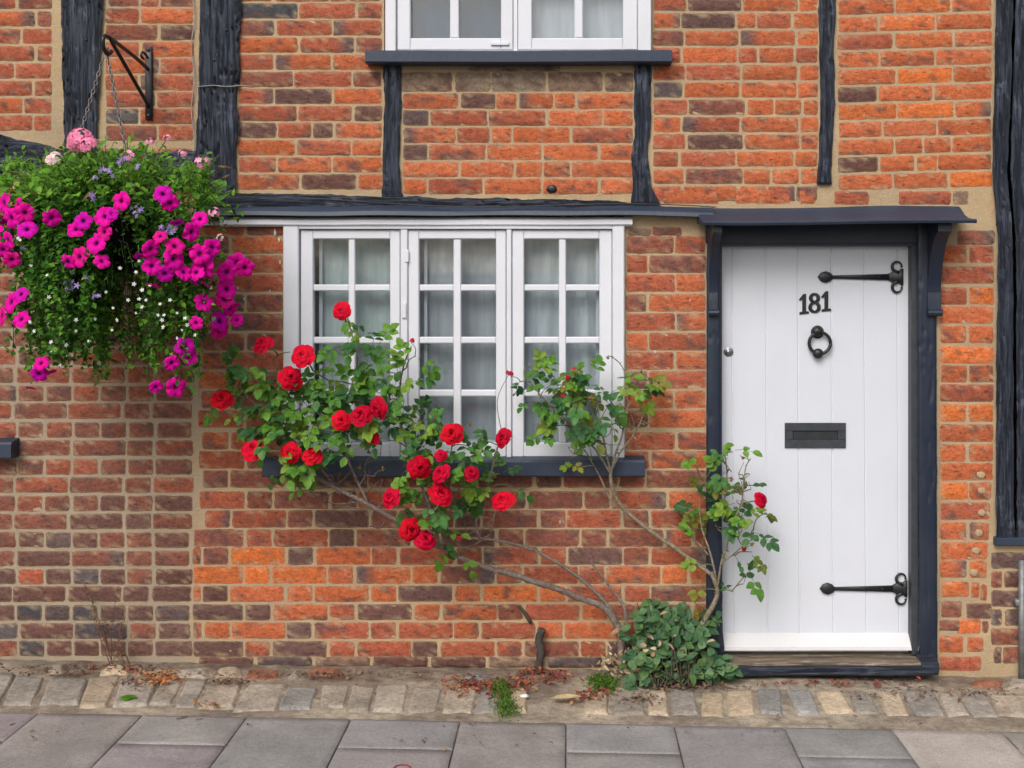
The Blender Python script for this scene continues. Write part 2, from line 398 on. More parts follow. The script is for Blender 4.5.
def row_pairs(mb, reg, x0, x1, y0, y1, seq, first, jt=4.0):
    """seq of lengths repeated from 'first' (pixel x of the first joint), clipped to x0..x1"""
    tot = sum(seq); x = first
    while x > x0: x -= tot
    k = 0
    while x < x1:
        L = seq[k % len(seq)]; a, b = max(x + jt / 2, x0), min(x + L - jt / 2, x1)
        if x1 - (x + L) < 12: b = x1
        if b - a > 6: brick(mb, a, b, y0, y1, reg)
        if b == x1: break
        x += L * R.uniform(.985, 1.015); k += 1
def mortar(mb, x0, x1, y0, y1, nofx=None):
    a = W(x0, y1); c = W(x1, y0); q = lambda y: [(a.x, y, a.z), (c.x, y, a.z), (c.x, y, c.z), (a.x, y, c.z)]
    mb.add(q(0), [(0, 1, 2, 3)]); mb.add(q(.22), [(3, 2, 1, 0)])
    for i in range(4): mb.add([q(0)[i], q(0)[(i + 1) % 4], q(.22)[(i + 1) % 4], q(.22)[i]], [(3, 2, 1, 0)])

TOP = -140; LEFT = -320; RIGHT = 1340
UROWS = [4 + 17.1 * k for k in range(-9, 12)]
def upper(reg, x0, x1, ybot, rows, h, starts, tilt=0, label=None, mx=(3, 3), moon=None, stainrow=None, mbox=None, odds=.12):
    mb = MB(); b = mbox or (x0, x1, TOP, ybot)
    mortar(mb, *b)
    for k, y in enumerate(rows):
        if y < TOP - 2 or y + h > ybot + 1: continue
        row_running(mb, reg, x0 + mx[0], x1 - mx[1], y, y + h, starts[k % 2], tilt=tilt, odds=odds)
    return mb
# panel A (left edge) and B either side of the first post, C, D (under the upper window), E, F
mbA = upper('A', LEFT, 62, 155, [12 + 17.4 * k for k in range(-9, 7)], 13.6, (22, 34), mx=(2, 11), mbox=(LEFT, 81, TOP, 155)); mbA.build('brick_panel', [M['mortar'], M['brick']], house)
mbB = upper('B', 100, 199, 150, [9 + 16.75 * k for k in range(-9, 8)], 13.8, (158, 141), mx=(7, 6), mbox=(81, 218, TOP, 155)); mbB.build('brick_panel', [M['mortar'], M['brick']], house)
mbC = upper('C', 237, 384, 199, UROWS, 13.8, (275, 297), mx=(2, 3), mbox=(218, 384, TOP, 214)); mbC.build('brick_panel', [M['mortar'], M['brick']], house)
mbD = MB(); mortar(mbD, 384, 652, 53, 214)
for k in range(6): row_running(mbD, 'D', 404, 632, 94 + 17.1 * k, 108 + 17.1 * k, (458, 486)[k % 2])
for a, b in ((402, 452), (455, 489), (492, 545), (549, 602), (605, 632)): brick(mbD, a, b, 73, 91, 'D', cls='stain', proud=.003)
brick(mbD, 470, 560, 64, 71, 'D', cls='stain', proud=.002)
mbD.build('brick_panel', [M['mortar'], M['brick']], house)
mbE = upper('E', 650, 822, 209, [14 + 17.3 * k for k in range(-9, 11)], 13.6, (686, 738), mx=(4, 5), odds=.2, mbox=(652, 827, TOP, 214))
for a, b in ((664, 718), (736, 790), (800, 815)): brick(mbE, a, b, 190, 203, 'E')
mbE.build('brick_panel', [M['mortar'], M['brick']], house)
mbF = upper('F', 832, 996, 235, [-1.5 + 17.55 * k for k in range(-8, 11)], 13.8, (895, 880), tilt=-.025, mx=(7, 5), mbox=(827, 996, TOP, 226))
for a, b in ((835, 868), (899, 950), (954, 968)): brick(mbF, a, b, 192, 204, 'F', cls='red' if a < 950 else 'stain')
mbF.build('brick_panel', [M['mortar'], M['brick']], house)
# lower walls
GR = [386.5 - 18.25 * k for k in range(13, 0, -1)] + [386.5, 404, 423, 441, 460, 478, 496.5, 514.5, 533, 551.5, 569.5, 587, 606, 624, 641.5]
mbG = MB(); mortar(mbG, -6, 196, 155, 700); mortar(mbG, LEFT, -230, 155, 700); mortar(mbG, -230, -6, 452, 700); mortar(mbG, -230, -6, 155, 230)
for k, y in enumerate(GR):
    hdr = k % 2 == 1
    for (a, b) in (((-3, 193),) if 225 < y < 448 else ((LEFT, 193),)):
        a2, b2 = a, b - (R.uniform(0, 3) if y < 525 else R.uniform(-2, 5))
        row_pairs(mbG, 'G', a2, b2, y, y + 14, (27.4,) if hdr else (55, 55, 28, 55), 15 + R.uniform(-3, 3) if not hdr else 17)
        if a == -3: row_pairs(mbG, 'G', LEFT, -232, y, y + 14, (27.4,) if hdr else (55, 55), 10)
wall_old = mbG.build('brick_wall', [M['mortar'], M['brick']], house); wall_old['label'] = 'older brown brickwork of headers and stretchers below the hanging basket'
HR = [(223, 12)] + [(y, 16) for y in (237, 256, 275, 295, 314, 334, 353, 372, 391.5, 411, 433, 452, 471, 492, 511, 530)] + [(548, 16), (567, 16), (586.5, 14.5), (605, 14.5), (623, 15), (642, 14)]
mbH = MB(); mortar(mbH, 196, 284, 214, 700); mortar(mbH, 284, 624, 462, 700); mortar(mbH, 624, 712, 214, 700)
for k, (y, h) in enumerate(HR):
    st = (188, 230)[k % 2]
    if y < 460:
        row_pairs(mbH, 'H', 199, 282.5, y, y + h, (57, 29), st)
        m = (648, 675)[k % 2]; m += R.uniform(-2, 2)
        if y < 230: brick(mbH, 652, 680, y + 5, y + 12, 'I'); brick(mbH, 628, 650, y + 6, y + 12, 'I', cls='stain'); continue
        brick(mbH, 627, m - 1.5, y, y + h, 'I'); brick(mbH, m + 2, 705, y, y + h, 'I')
    else:
        row_pairs(mbH, 'H', 194 if y > 525 else 200, 706, y, y + h, (56.5, 27.5), st + R.uniform(-1.5, 1.5))
for x in range(200, 700, 58): brick(mbH, x, x + 53, 657.5, 667, 'H', cls=R.choice(('grey', 'stain', 'dark')), proud=.012)
mbH.build('brick_wall', [M['mortar'], M['brick']], house)
mbJ = MB(); mortar(mbJ, 932, 998, 226, 541); mortar(mbJ, 932, 988, 541, 700)
yj = [231, 246, 267, 288, 307, 326.5, 347, 366, 385, 405, 425, 445, 463.5, 483, 503, 523, 543, 561]; 
for k, y in enumerate(yj):
    h = 13 if k == 0 else 16; r = 993 if y < 440 else 993 - (y - 440) * .06
    if k == 0: brick(mbJ, 958, 994, y, y + h, 'J', cls='brown')
    elif k % 2 == 0: brick(mbJ, 941, r, y, y + h, 'J')
    else: brick(mbJ, 941, 966 + R.uniform(-1.5, 1.5), y, y + h, 'J'); brick(mbJ, 970, r, y, y + h, 'J')
brick(mbF, 972, 989, 188, 206, 'F', cls='stain') if False else None
for (a, b, y0, y1, c) in ((942, 968, 582, 596, 'vivid'), (972, 979, 583, 597, 'orange'), (942, 961, 602, 617, 'brown'), (967, 991, 604, 618, 'dark'), (939, 960, 621, 630, 'brown'), (958, 980, 619, 633, 'vivid'),
                          (940, 963, 637, 652, 'orange'), (968, 983, 638, 651, 'orange'), (940, 980, 657, 670, 'red'), (982, 987, 585, 600, 'red'), (983, 988, 621, 632, 'brown')): brick(mbJ, a, b, y0, y1, 'J', cls=c, proud=.004)
for x, y in ((981, 475), (982, 490.5), (982, 513), (979, 533), (976, 551), (974, 572)):       # blobs of old filler on the bricks
    ball(mbJ, W(x, y, -.004), .016, (1, 1, 1), (1.15, .2, .85), 10, 7, .4)
mbJ.build('brick_wall', [M['mortar'], M['brick']], house)
mbK = MB(); mortar(mbK, 988, RIGHT, 541, 700); mortar(mbK, 1038, RIGHT, TOP, 541)
for k in range(46):
    y = -135 + 19 * k
    if y > 655: break
    row_pairs(mbK, 'K' if y > 540 else 'I', 991 + R.uniform(-2, 4) if y > 540 else 1042, RIGHT, y + (4 if y > 540 else 0), y + 15 + (4 if y > 540 else 0), (57, 29), 990 + (42 if k % 2 else 0))
wall_k = mbK.build('brick_wall', [M['mortar'], M['brick']], house)

# ------------------------------------------------------------------ timbers
def edge(pts, t):
    """piecewise linear lookup: pts sorted by key"""
    for (a, p), (b, q) in zip(pts, pts[1:]):
        if a <= t <= b: return lerp(p, q, (t - a) / (b - a))
    return pts[0][1] if t < pts[0][0] else pts[-1][1]
def timber(name, ea, eb, t0, t1, vertical=True, proud=.018, rough=1.0, mat=None, seed=0, back=.06, parent=None, step=3.0):
    """ea/eb: edges as (along, across) pixel lists; grid with weathered grain relief"""
    mb = MB(); n = max(3, int((t1 - t0) / step)); 
    wd = abs(edge(eb, (t0 + t1) / 2) - edge(ea, (t0 + t1) / 2)); nu = max(7, int(wd / 1.6)) 
    vs = []
    for j in range(n + 1):
        t = lerp(t0, t1, j / n)
        a = edge(ea, t) + rough * (nz(t * .035, seed, 1) * 2.0 + nz(t * .15, seed, 2) * 1.0); b = edge(eb, t) + rough * (nz(t * .035, seed, 5) * 2.0 + nz(t * .15, seed, 6) * 1.0)
        for i in range(nu + 3):
            u = max(0, min(1, (i - 1) / nu))
            x = lerp(a, b, u)
            if i in (0, nu + 2): Y = back
            else:
                e = min(u, 1 - u) * wd
                g = nz(x * .55, t * .02, seed) * .5 + nz(x * 1.1, t * .03, seed + 3) * .35
                cr = abs(nz(x * .28, t * .012, seed + 8))
                Y = -proud + (.006 * math.exp(-e / 1.2)) + rough * (g * .006 + .022 * max(0, 1 - cr / .06) * (nz(x * .1, t * .01, seed + 20) > -.1) + nz(x * .03, t * .02, seed + 11) * .004)
            if i not in (0, nu + 2): Y = min(Y, -.0035)
            vs.append(W(x, t, min(Y, back)) if vertical else W(t, x, min(Y, back)))
    k = nu + 3
    fs = [(j * k + i, (j + 1) * k + i, (j + 1) * k + i + 1, j * k + i + 1) if vertical else (j * k + i, j * k + i + 1, (j + 1) * k + i + 1, (j + 1) * k + i) for j in range(n) for i in range(k - 1)]
    fs.append(tuple(range(k)) if vertical else tuple(reversed(range(k)))); fs.append(tuple(reversed(range(n * k, n * k + k))) if vertical else tuple(range(n * k, n * k + k)))
    if not vertical: fs = [tuple(reversed(f)) for f in fs]
    for f in range(len(fs)):
        pass
    mb.add(vs, [tuple(reversed(f)) for f in fs] if not vertical else fs)
    return mb.build(name, mat or (M['timv'] if vertical else M['timh']), parent or house)
timber('timber_post', [(TOP, 62), (0, 61), (60, 62), (140, 64), (200, 63)], [(TOP, 104), (0, 103), (60, 100), (140, 97), (200, 98)], TOP, 192, seed=1, proud=.022)
timber('timber_post', [(TOP, 200), (0, 200), (100, 198), (150, 196), (200, 195)], [(TOP, 241), (0, 241), (100, 238), (200, 236)], TOP, 199, seed=2, proud=.024)
timber('timber_post', [(TOP, 994), (0, 996), (100, 994), (170, 992), (215, 996), (240, 998), (400, 996), (540, 996)], [(TOP, 1012), (0, 1013), (100, 1011), (170, 1007), (240, 1013), (540, 1014)], TOP, 541, seed=3, proud=.03, rough=.6)
timber('timber_post', [(TOP, 1015), (0, 1016), (170, 1010), (240, 1016), (540, 1017)], [(TOP, 1039), (0, 1040), (540, 1040)], TOP, 541, seed=9, proud=.022, rough=.6)
timber('timber_stud', [(66, 384), (110, 384), (160, 383), (198, 381)], [(66, 401), (130, 401), (160, 399), (190, 401), (198, 404)], 60, 199, seed=4, proud=.016)
timber('timber_stud', [(66, 635), (110, 634), (150, 633), (200, 631)], [(66, 651), (120, 651), (150, 648), (185, 651), (203, 660)], 60, 204, seed=5, proud=.016)
timber('timber_stud', [(TOP, 819), (0, 819), (60, 819), (100, 821), (140, 819), (180, 817)], [(TOP, 836), (0, 836), (60, 834), (100, 835), (140, 833), (186, 831)], TOP, 184, seed=6, proud=.016, rough=.8)
timber('timber_rail', [(LEFT, 128), (0, 134), (62, 150), (200, 152)], [(LEFT, 176), (0, 178), (62, 184), (200, 190)], LEFT, 196, False, seed=7, proud=.019)
timber('timber_beam', [(200, 192), (300, 194), (400, 197), (600, 200), (700, 209)], [(200, 211), (400, 213), (600, 214), (712, 216)], 197, 712, False, seed=8, proud=.035, rough=.9)
# drip mould along the beam foot
mb = MB()
z0 = W(0, 208).z
for i, (xa, xb) in enumerate(((204, 712),)):
    a, b = W(xa, 0), W(xb, 0)
    xprism(mb, [(-.03, z0 + .005), (-.055, z0 - .018), (-.06, z0 - .034), (-.03, z0 - .036), (.02, z0 - .03), (.02, z0 + .005)], a.x, b.x, nx=80, wob=.010)
mb.build('drip_board', M['lead'], house, smooth=False)
mb = MB(); boxp(mb, 996, 1040, 538, 546, -.034, .05, .003); mb.build('post_base', M['lead'], house, False)
# cables clipped along the beam and up the post
mb = MB()
tube(mb, smoothline([W(x, 199 + 3 * math.sin(x * .017) + (x - 200) * .018, -.062 + .008 * math.sin(x * .05)) for x in range(196, 720, 26)], 3), .0022); mb.build('cable', M['cable'], house)
mb = MB(); tube(mb, smoothline([W(193 + 1.6 * math.sin(y * .1), y, -.012) for y in range(TOP, 165, 12)] + [W(196, 172, -.03)], 3), .0022)
tube(mb, smoothline([W(x, 86 + .6 * math.sin(x), -.03) for x in range(196, 260, 8)], 2), .0018); mb.build('cable', M['palecable'], house)
mb = MB()
for x, y in ((552, 189),): ball(mb, W(x, y, -.004), .022, (1, 1, 1), (1, .4, .8), 10, 7, .2)
mb.build('tie_end', M['iron'], house)

for x, y in ((86, 40), (78, 118), (214, 60), (226, 30), (1003, 60), (1005, 300), (1030, 420)):
    mb = MB(); ball(mb, W(x, y, -.026), .0055, sq=(1, .6, 1)); mb.build('nail', M['iron'], house)
for x, y, r in ((275, 232, .010), (279, 240, .006), (280, 262, .005), (270, 291, .004), (238, 288, .004), (244, 299, .004), (655, 352, .004), (690, 300, .003), (704, 262, .005), (560, 522, .004)):
    mb = MB(); ball(mb, W(x, y, -.004), r, sq=(.5, .25, 1.6), nzk=.5); mb.build('paint_splash', M['white'], house)
# ------------------------------------------------------------------ windows
def pane_frame(mb, x0, x1, y0, y1, panes_x, panes_y, yf, yb, b=.004):
    """a casement: stiles, rails and glazing bars round panes (pixel ranges)"""
    boxp(mb, x0, panes_x[0][0], y0, y1, yf, yb, b); boxp(mb, panes_x[-1][1], x1, y0, y1, yf, yb, b)
    boxp(mb, panes_x[0][0], panes_x[-1][1], y0, panes_y[0][0], yf + .001, yb, b); boxp(mb, panes_x[0][0], panes_x[-1][1], panes_y[-1][1], y1, yf + .001, yb, b)
    for (a, p), (c, q) in zip(panes_x, panes_x[1:]): boxp(mb, p, c, panes_y[0][0], panes_y[-1][1], yf + .006, yb, b)
    for (a, p), (c, q) in zip(panes_y, panes_y[1:]):
        for (l, r) in panes_x: boxp(mb, l, r, p, c, yf + .008, yb - .001, b)
def glaze(name, px, py, Y, parent):
    mb = MB()
    a = W(px[0][0] - 1, py[-1][1] + 1, Y); c = W(px[-1][1] + 1, py[0][0] - 1, Y)
    boxw(mb, a.x, c.x, Y, Y + .004, a.z, c.z)
    return mb.build(name, M['glass'], parent, False)
def sill(name, x0, x1, yt, yb, proud, parent, mat=None):
    a, b = W(x0, yb, -proud), W(x1, yt, -proud); mb = MB()
    z1, z0 = b.z, a.z
    xprism(mb, [(.03, z0), (.03, z1 + .016), (-.0, z1 + .012), (-proud + .006, z1 + .002), (-proud, z1 - .006), (-proud, z0 + .005), (-proud + .006, z0)][::-1], a.x, b.x, nx=40, wob=.003)
    return mb.build(name, mat or M['lead'], parent, False)
PY4 = [(239, 284.5), (291, 337), (343.5, 390), (396.5, 443)]
win = sub('window', house, W(454, 460))
mb = MB()
boxp(mb, 283, 298.5, 226, 462, -.03, .12, .004); boxp(mb, 612.5, 624.5, 226, 462, -.03, .12, .004)
boxp(mb, 400.5, 407.5, 229, 462, -.022, .12, .003); boxp(mb, 506.5, 511.5, 229, 462, -.022, .12, .003)
boxp(mb, 298.5, 612.5, 225, 229, -.026, .12, .002)
boxp(mb, 298.5, 612.5, 459, 463, -.02, .12, .002)
mb.build('window_frame', M['white'], win, False)
mb = MB(); z = W(0, 217.5).z
xprism(mb, [(.05, z), (-.015, z), (-.036, z - .012), (-.036, z - .030), (-.02, z - .038), (.05, z - .038)], W(222, 0).x, W(632, 0).x, nx=50, wob=.003)
xprism(mb, [(.05, z - .013), (-.012, z - .013), (-.012, z - .032), (.05, z - .032)], W(196, 0).x, W(222.2, 0).x, nx=6, wob=.002)
mb.build('head_board', M['white'], win, False)
CASE = [(300.5, 400, [(313, 348.5), (355, 390)]), (408, 506, [(419, 453.5), (461, 496)]), (512, 612, [(524, 559), (566, 599.5)])]
for x0, x1, px in CASE:
    mb = MB(); pane_frame(mb, x0, x1, 230, 459, px, PY4, -.012, .03); cs = mb.build('casement', M['white'], win, False)
    glaze('glazing', px, PY4, .012, win)
for q in ((402, 406, 303, 318, -.03), (404.5, 408.5, 250, 262, -.0265), (404.5, 408.5, 430, 442, -.0265)):
    mb = MB(); boxp(mb, *q, -.02, .001); mb.build('casement_hinge', M['white'], win, False)
mb = MB()
for x in (309, 319, 424, 503, 596): boxp(mb, x, x + 3.2, 226, 462, .05, .065, .001)
boxp(mb, 305, 616, 440, 452, .05, .064, .001); boxp(mb, 305, 616, 228, 234, .05, .064, .001)
mb.build('inner_frame', M['white'], win, False)
sill('sill', 262, 645, 461, 477, .075, win)
uw = sub('window', house, W(518, 50)); PU = [(-110, -70), (-62, -20), (-12, 38)]
mb = MB(); boxp(mb, 385, 396, TOP, 52, -.03, .12, .004); boxp(mb, 638, 651.5, TOP, 52, -.03, .12, .004); boxp(mb, 513.5, 517.5, TOP, 52, -.014, .12, .001)
boxp(mb, 396, 638, TOP, -128, -.026, .12, .003); boxp(mb, 396, 638, 50.5, 53, -.02, .12, .001)
mb.build('window_frame', M['white'], uw, False)
for x0, x1, px in ((397, 513, [(410.5, 450), (459, 501)]), (518, 637.5, [(532, 574.5), (583, 623)])):
    mb = MB(); pane_frame(mb, x0, x1, -127, 50, px, PU, -.018, .03); mb.build('casement', M['white'], uw, False); glaze('glazing', px, PU, .012, uw)
mb = MB(); boxp(mb, 491, 509, 42, 45, -.026, -.017, .001); mb.build('casement_stay', M['white'], uw, False)
sill('sill', 365, 672, 50.5, 62.5, .075, uw)
lw = sub('window', house, W(-110, 440)); PX = [(-205, -165), (-158, -118), (-111, -71), (-64, -24)]
mb = MB(); pane_frame(mb, -230, -6, 228, 446, PX, PY4[:-1] + [(396.5, 430)], -.012, .12); mb.build('window_frame', M['white'], lw, False); glaze('glazing', PX, PY4[:-1] + [(396.5, 430)], .012, lw)
sill('sill', -250, 11, 443, 459, .075, lw)
# walls of the rooms behind the glass
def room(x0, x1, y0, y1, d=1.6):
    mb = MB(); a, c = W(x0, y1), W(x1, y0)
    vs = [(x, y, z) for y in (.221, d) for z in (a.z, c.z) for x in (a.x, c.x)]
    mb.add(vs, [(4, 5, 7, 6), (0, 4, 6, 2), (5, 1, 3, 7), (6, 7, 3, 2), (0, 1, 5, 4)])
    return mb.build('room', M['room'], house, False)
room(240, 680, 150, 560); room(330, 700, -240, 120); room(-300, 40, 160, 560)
mb = MB()   # wall head, gable returns and the back of the house
a, c = W(LEFT, 700), W(RIGHT, TOP)
for (x0, x1, y0, y1, z0, z1) in ((a.x, a.x + .2, .223, 3.8, a.z, c.z), (c.x - .2, c.x, .223, 3.8, a.z, c.z), (a.x, c.x, 3.8, 4.0, a.z, c.z), (a.x, c.x, .223, 4.0, c.z, c.z + .2)): boxw(mb, x0, x1, y0, y1, z0, z1)
boxp(mb, 384, 652, TOP - 14, TOP - .5, .001, .22, 0)
mb.build('house_back', M['mortar'], house, False)

def curtain(x0, x1, y0, y1, Y, amp, freq, colf, seed, label):
    mb = MB(); nx = int((x1 - x0) / 1.2); ny = 40; vs = []; cs = []
    for j in range(ny + 1):
        for i in range(nx + 1):
            x = lerp(x0, x1, i / nx); y = lerp(y0, y1, j / ny)
            yy = Y + amp * (math.sin(x * freq + 1.2 * nz(x * .03, y * .004, seed)) + .5 * nz(x * .2, y * .006, seed + 4))
            vs.append(W(x, y, yy)); cs.append(colf(x, y))
    k = nx + 1
    mb.add(vs, [(j * k + i, (j + 1) * k + i, (j + 1) * k + i + 1, j * k + i + 1) for j in range(ny) for i in range(nx)], cs)
    return tag(mb.build('net_curtain', M['cloth'], None), label, 'curtain', 'net curtains behind the window panes')
def lacecol(base, yt, yb):
    def f(x, y):
        if yt < y < yb:
            t = nz(x * .16, y * .16, 3) + .5 * nz(x * .35, y * .35, 9)
            return mixc(base, (.85, .82, .78), .35 + .6 * max(0, min(1, .4 + t)))
        return base
    return f
curtain(322, 402, 232, 452, .080, .003, .42, lacecol((.58, .66, .65), 0, 1), 1, 'plain grey-green net curtain behind the left casement of the ground-floor window')
curtain(402, 511, 232, 452, .085, .003, .2, lacecol((.52, .54, .58), 246, 274), 2, 'flat net curtain with lace band behind the middle casement')
curtain(511, 618, 232, 452, .085, .007, .33, lacecol((.72, .76, .80), 258, 272), 3, 'softly pleated net curtain behind the right casement nearest the brick pier')
curtain(404, 516, -125, 46, .07, .002, .12, lambda x, y: (.045, .095, .185), 4, 'flat blue-grey blind cloth behind the left half of the upstairs window')
curtain(516, 634, -125, 46, .06, .002, .12, lambda x, y: (.62, .64, .70), 5, 'pale grey net curtain behind the right half of the upstairs window')

# ------------------------------------------------------------------ door, frame and canopy
door = sub('door', house, W(818, 650, .04)); DY = .045
mb = MB(); cuts = [719, 731.5, 765.5, 797.5, 831, 864, 897, 918]
for a, b in zip(cuts, cuts[1:]):
    tl = lambda x, y: x + (y - 245) * (.006 if x > 720 else .005)
    polyprism(mb, [(tl(a + .2, 243), 243), (tl(b - .2, 243), 243), (tl(b - .2, 640), 640), (tl(a + .2, 640), 640)], DY + R.uniform(-.0008, .0008), DY + .03, .0036)
boxp(mb, 716, 922, 240, 652, DY + .0035, DY + .04, 0)
mb.build('door_leaf', M['door'], door, False)
mb = MB(); zb = W(0, 650, .0).z; zt = W(0, 633, .04).z
xprism(mb, [(.046, zt), (.038, zt - .004), (-.004, zb + .014), (-.006, zb), (.046, zb)], W(724, 640, .01).x, W(917.5, 640, .01).x, nx=30, wob=.002)
mb.build('weatherboard', M['wornwhite'], door, False)
def strap(y, x0, x1, name, parent):
    mb = MB(); Yf = DY - .010
    # spear tip, tapering strap, cross plate, two scrolls
    tip = [(x0, y), (x0 + 3, y - 4.2), (x0 + 8, y - 6), (x0 + 12.5, y - 4.2), (x0 + 15, y - 1.6), (x0 + 15, y + 1.6), (x0 + 12.5, y + 4.2), (x0 + 8, y + 6), (x0 + 3, y + 4.2)]
    polyprism(mb, tip, Yf, DY, .002)
    polyprism(mb, [(x0 + 14, y - 1.6), (x1 - 12, y - 3.2), (x1 - 12, y + 3.2), (x0 + 14, y + 1.6)], Yf + .001, DY, .0015)
    polyprism(mb, [(x1 - 13, y - 3.4), (x1 - 8, y - 6), (x1 - 2, y - 6.5), (x1 - 1.2, y - 8), (x1 + 1.6, y - 8.5), (x1 + 1.6, y + 8.5), (x1 - 1.2, y + 8), (x1 - 2, y + 6.5), (x1 - 8, y + 6), (x1 - 13, y + 3.4)], Yf - .001, DY, .002)
    for s in (-1, 1):
        cx, cy = x1 - 4.5, y + s * 10.6; P = []
        for k in range(15):
            an = math.radians(110 + 250 * k / 14); rr = 5.6 - 1.5 * (k / 14)
            P.append(W(cx + rr * math.cos(an), cy - s * rr * math.sin(an), Yf + .002))
        tube(mb, [W(x1 - 3, y + s * 4.0, Yf + .002)] + P, [.008] + [.0072 - .0042 * k / 14 for k in range(15)], sides=6)
        ball(mb, P[-1], .0052, sq=(1, .6, 1))
    for q in (.18, .45, .7): ball(mb, W(lerp(x0 + 8, x1, q), y, Yf - .001), .005, sq=(1, .5, 1))
    return mb.build(name, M['iron'], parent)
strap(277, 818, 902, 'hinge', door); strap(589, 820, 906, 'hinge', door)
mb = MB(); c = W(819.5, 343, DY - .014)
tube(mb, [c + Vector((math.cos(t) * .043, -.006, math.sin(t) * .043)) for t in [2 * math.pi * k / 28 for k in range(29)]], .0068, sides=8)
ball(mb, W(817.5, 331.5, DY - .016), .024, sq=(1, .7, .85)); ball(mb, W(818, 353.5, DY - .022), .021, sq=(1.05, .8, 1)); ball(mb, W(817.5, 332, DY - .002), .027, sq=(1, .25, 1))
mb.build('knocker', M['iron'], door)
mb = MB()
def one(x, y):   # top left of the digit
    P = [(0, 5.2), (4.4, 0), (7.2, 0), (7.2, 17.4), (10, 17.9), (10, 20), (.6, 20), (.6, 17.9), (3.4, 17.4), (3.4, 5.0), (1.2, 6.6)]
    P = [(x + a, y + b - a * .1) for a, b in P]
    polyprism(mb, P, DY - .005, DY + .001, .0012)
one(799, 294.5); one(821.2, 291.8)
def eight(x, y):
    for cy, r in ((y + 5.3, 3.6), (y + 14.6, 4.2)):
        n = 20; tube(mb, [W(x + r * 1.05 * math.cos(2 * math.pi * k / n), cy + r * 1.08 * math.sin(2 * math.pi * k / n), DY - .002) for k in range(n + 1)], [.0052 + .0028 * abs(math.cos(2 * math.pi * k / n)) for k in range(n + 1)], sides=6)
eight(814.6, 292.8)
mb.build('house_number', M['iron'], door, False)
mb = MB(); Yl = DY - .008
boxp(mb, 785, 846, 423, 431, Yl, DY, .002); boxp(mb, 785, 846, 440, 448, Yl, DY, .002); boxp(mb, 785, 793, 431, 440, Yl, DY, .002); boxp(mb, 838, 846, 431, 440, Yl, DY, .002)
lb = mb.build('letterbox', M['letter'], door, False)
mb = MB(); boxp(mb, 793, 838, 431, 440, Yl + .006, DY, .0015); mb.build('letterbox_flap', M['letter2'], door, False)
mb = MB(); c = W(728.5, 352, DY)
for r, d in ((.020, .004), (.014, .008), (.006, .010)): ball(mb, c, r, sq=(1, d / r, 1))
mb.build('lock', M['chrome'], door)
df = sub('door_frame', house, W(818, 660, 0))
timber('jamb', [(215, 707), (300, 706.5), (655, 706)], [(215, 719.5), (655, 723)], 222, 662, seed=31, proud=.035, rough=.3, mat=M['black'], back=.12, parent=df)
timber('jamb', [(215, 917), (655, 919.5)], [(215, 936), (655, 937.5)], 222, 662, seed=32, proud=.035, rough=.3, mat=M['black'], back=.12, parent=df)
mb = MB(); boxp(mb, 911.5, 918.5, 240, 655, -.006, .12, .002); boxp(mb, 718, 722, 240, 655, -.0, .12, .002); mb.build('door_stop', M['letter'], df, False)
mb = MB(); boxp(mb, 706, 937, 222, 243, -.02, .12, .003); boxp(mb, 719, 919, 242, 246, -.008, .1, .0015); mb.build('door_head', M['black'], df, False)
mb = MB(); boxp(mb, 936.5, 939.6, 300, 660, -.006, .1, .001); mb.build('caulk_strip', M['mortar'], df, False)
def corbel(x0, x1, name):
    mb = MB(); a, b = W(x0, 230).x, W(x1, 230).x; zt = W(0, 222).z - .01
    prof = [(.0, zt), (-.178, zt), (-.180, zt - .036)]
    for k in range(1, 12):
        t = k / 12; prof.append((-.18 + .142 * math.sin(t * math.pi / 2) ** .7, zt - .036 - .26 * t ** 1.15))
    prof += [(-.042, zt - .30), (-.045, zt - .345), (-.02, zt - .352), (.0, zt - .352)]
    xprism(mb, prof[::-1], a, b, nx=4, wob=.003)
    tube(mb, [Vector((a - .003, -.045, zt - .352)), Vector((b + .003, -.045, zt - .352))], .014, sides=12)
    return mb.build(name, M['black'], df, False)
corbel(708, 716.5, 'corbel'); corbel(925, 938, 'corbel')
mb = MB(); zc = W(0, 207).z
prof = [(.0, zc), (-.03, zc - .014), (-.07, zc - .036), (-.12, zc - .053), (-.17, zc - .060), (-.215, zc - .063), (-.222, zc - .070), (-.216, zc - .079), (-.12, zc - .073), (.0, zc - .062)]
xprism(mb, prof[::-1], W(697, 0).x, W(959, 0).x, nx=60, wob=.008)
mb.build('canopy', M['lead'], house, False)
st = sub('doorstep', house, W(820, 668, -.05))
mb = MB(); 
xprism(mb, [(.10, .040), (-.082, .034), (-.086, .028), (-.086, .012), (.10, .012)], W(717, 0).x, W(922, 0, -.05).x, nx=40, wob=.004); mb.build('step_board', M['rawwood'], st, False)
mb = MB(); xprism(mb, [(.0, .024), (-.087, .024), (-.104, .020), (-.108, -.004), (-.10, -.012), (.0, -.012)], W(715, 0).x, W(931, 0).x, nx=50, wob=.006)
xprism(mb, [(.02, .060), (-.06, .047), (-.100, .034), (-.106, .010), (-.09, -.006), (.02, -.006)], W(915, 0).x, W(932, 0).x, nx=6, wob=.006); mb.build('step_edge', M['blackh'], st, False)
mb = MB(); tube(mb, [W(1022, 560, -.035), W(1022, 690, -.035)], .014, sides=12); boxp(mb, 1016, 1028, 600, 606, -.042, .01, .001); mb.build('drainpipe', M['galv'], house)

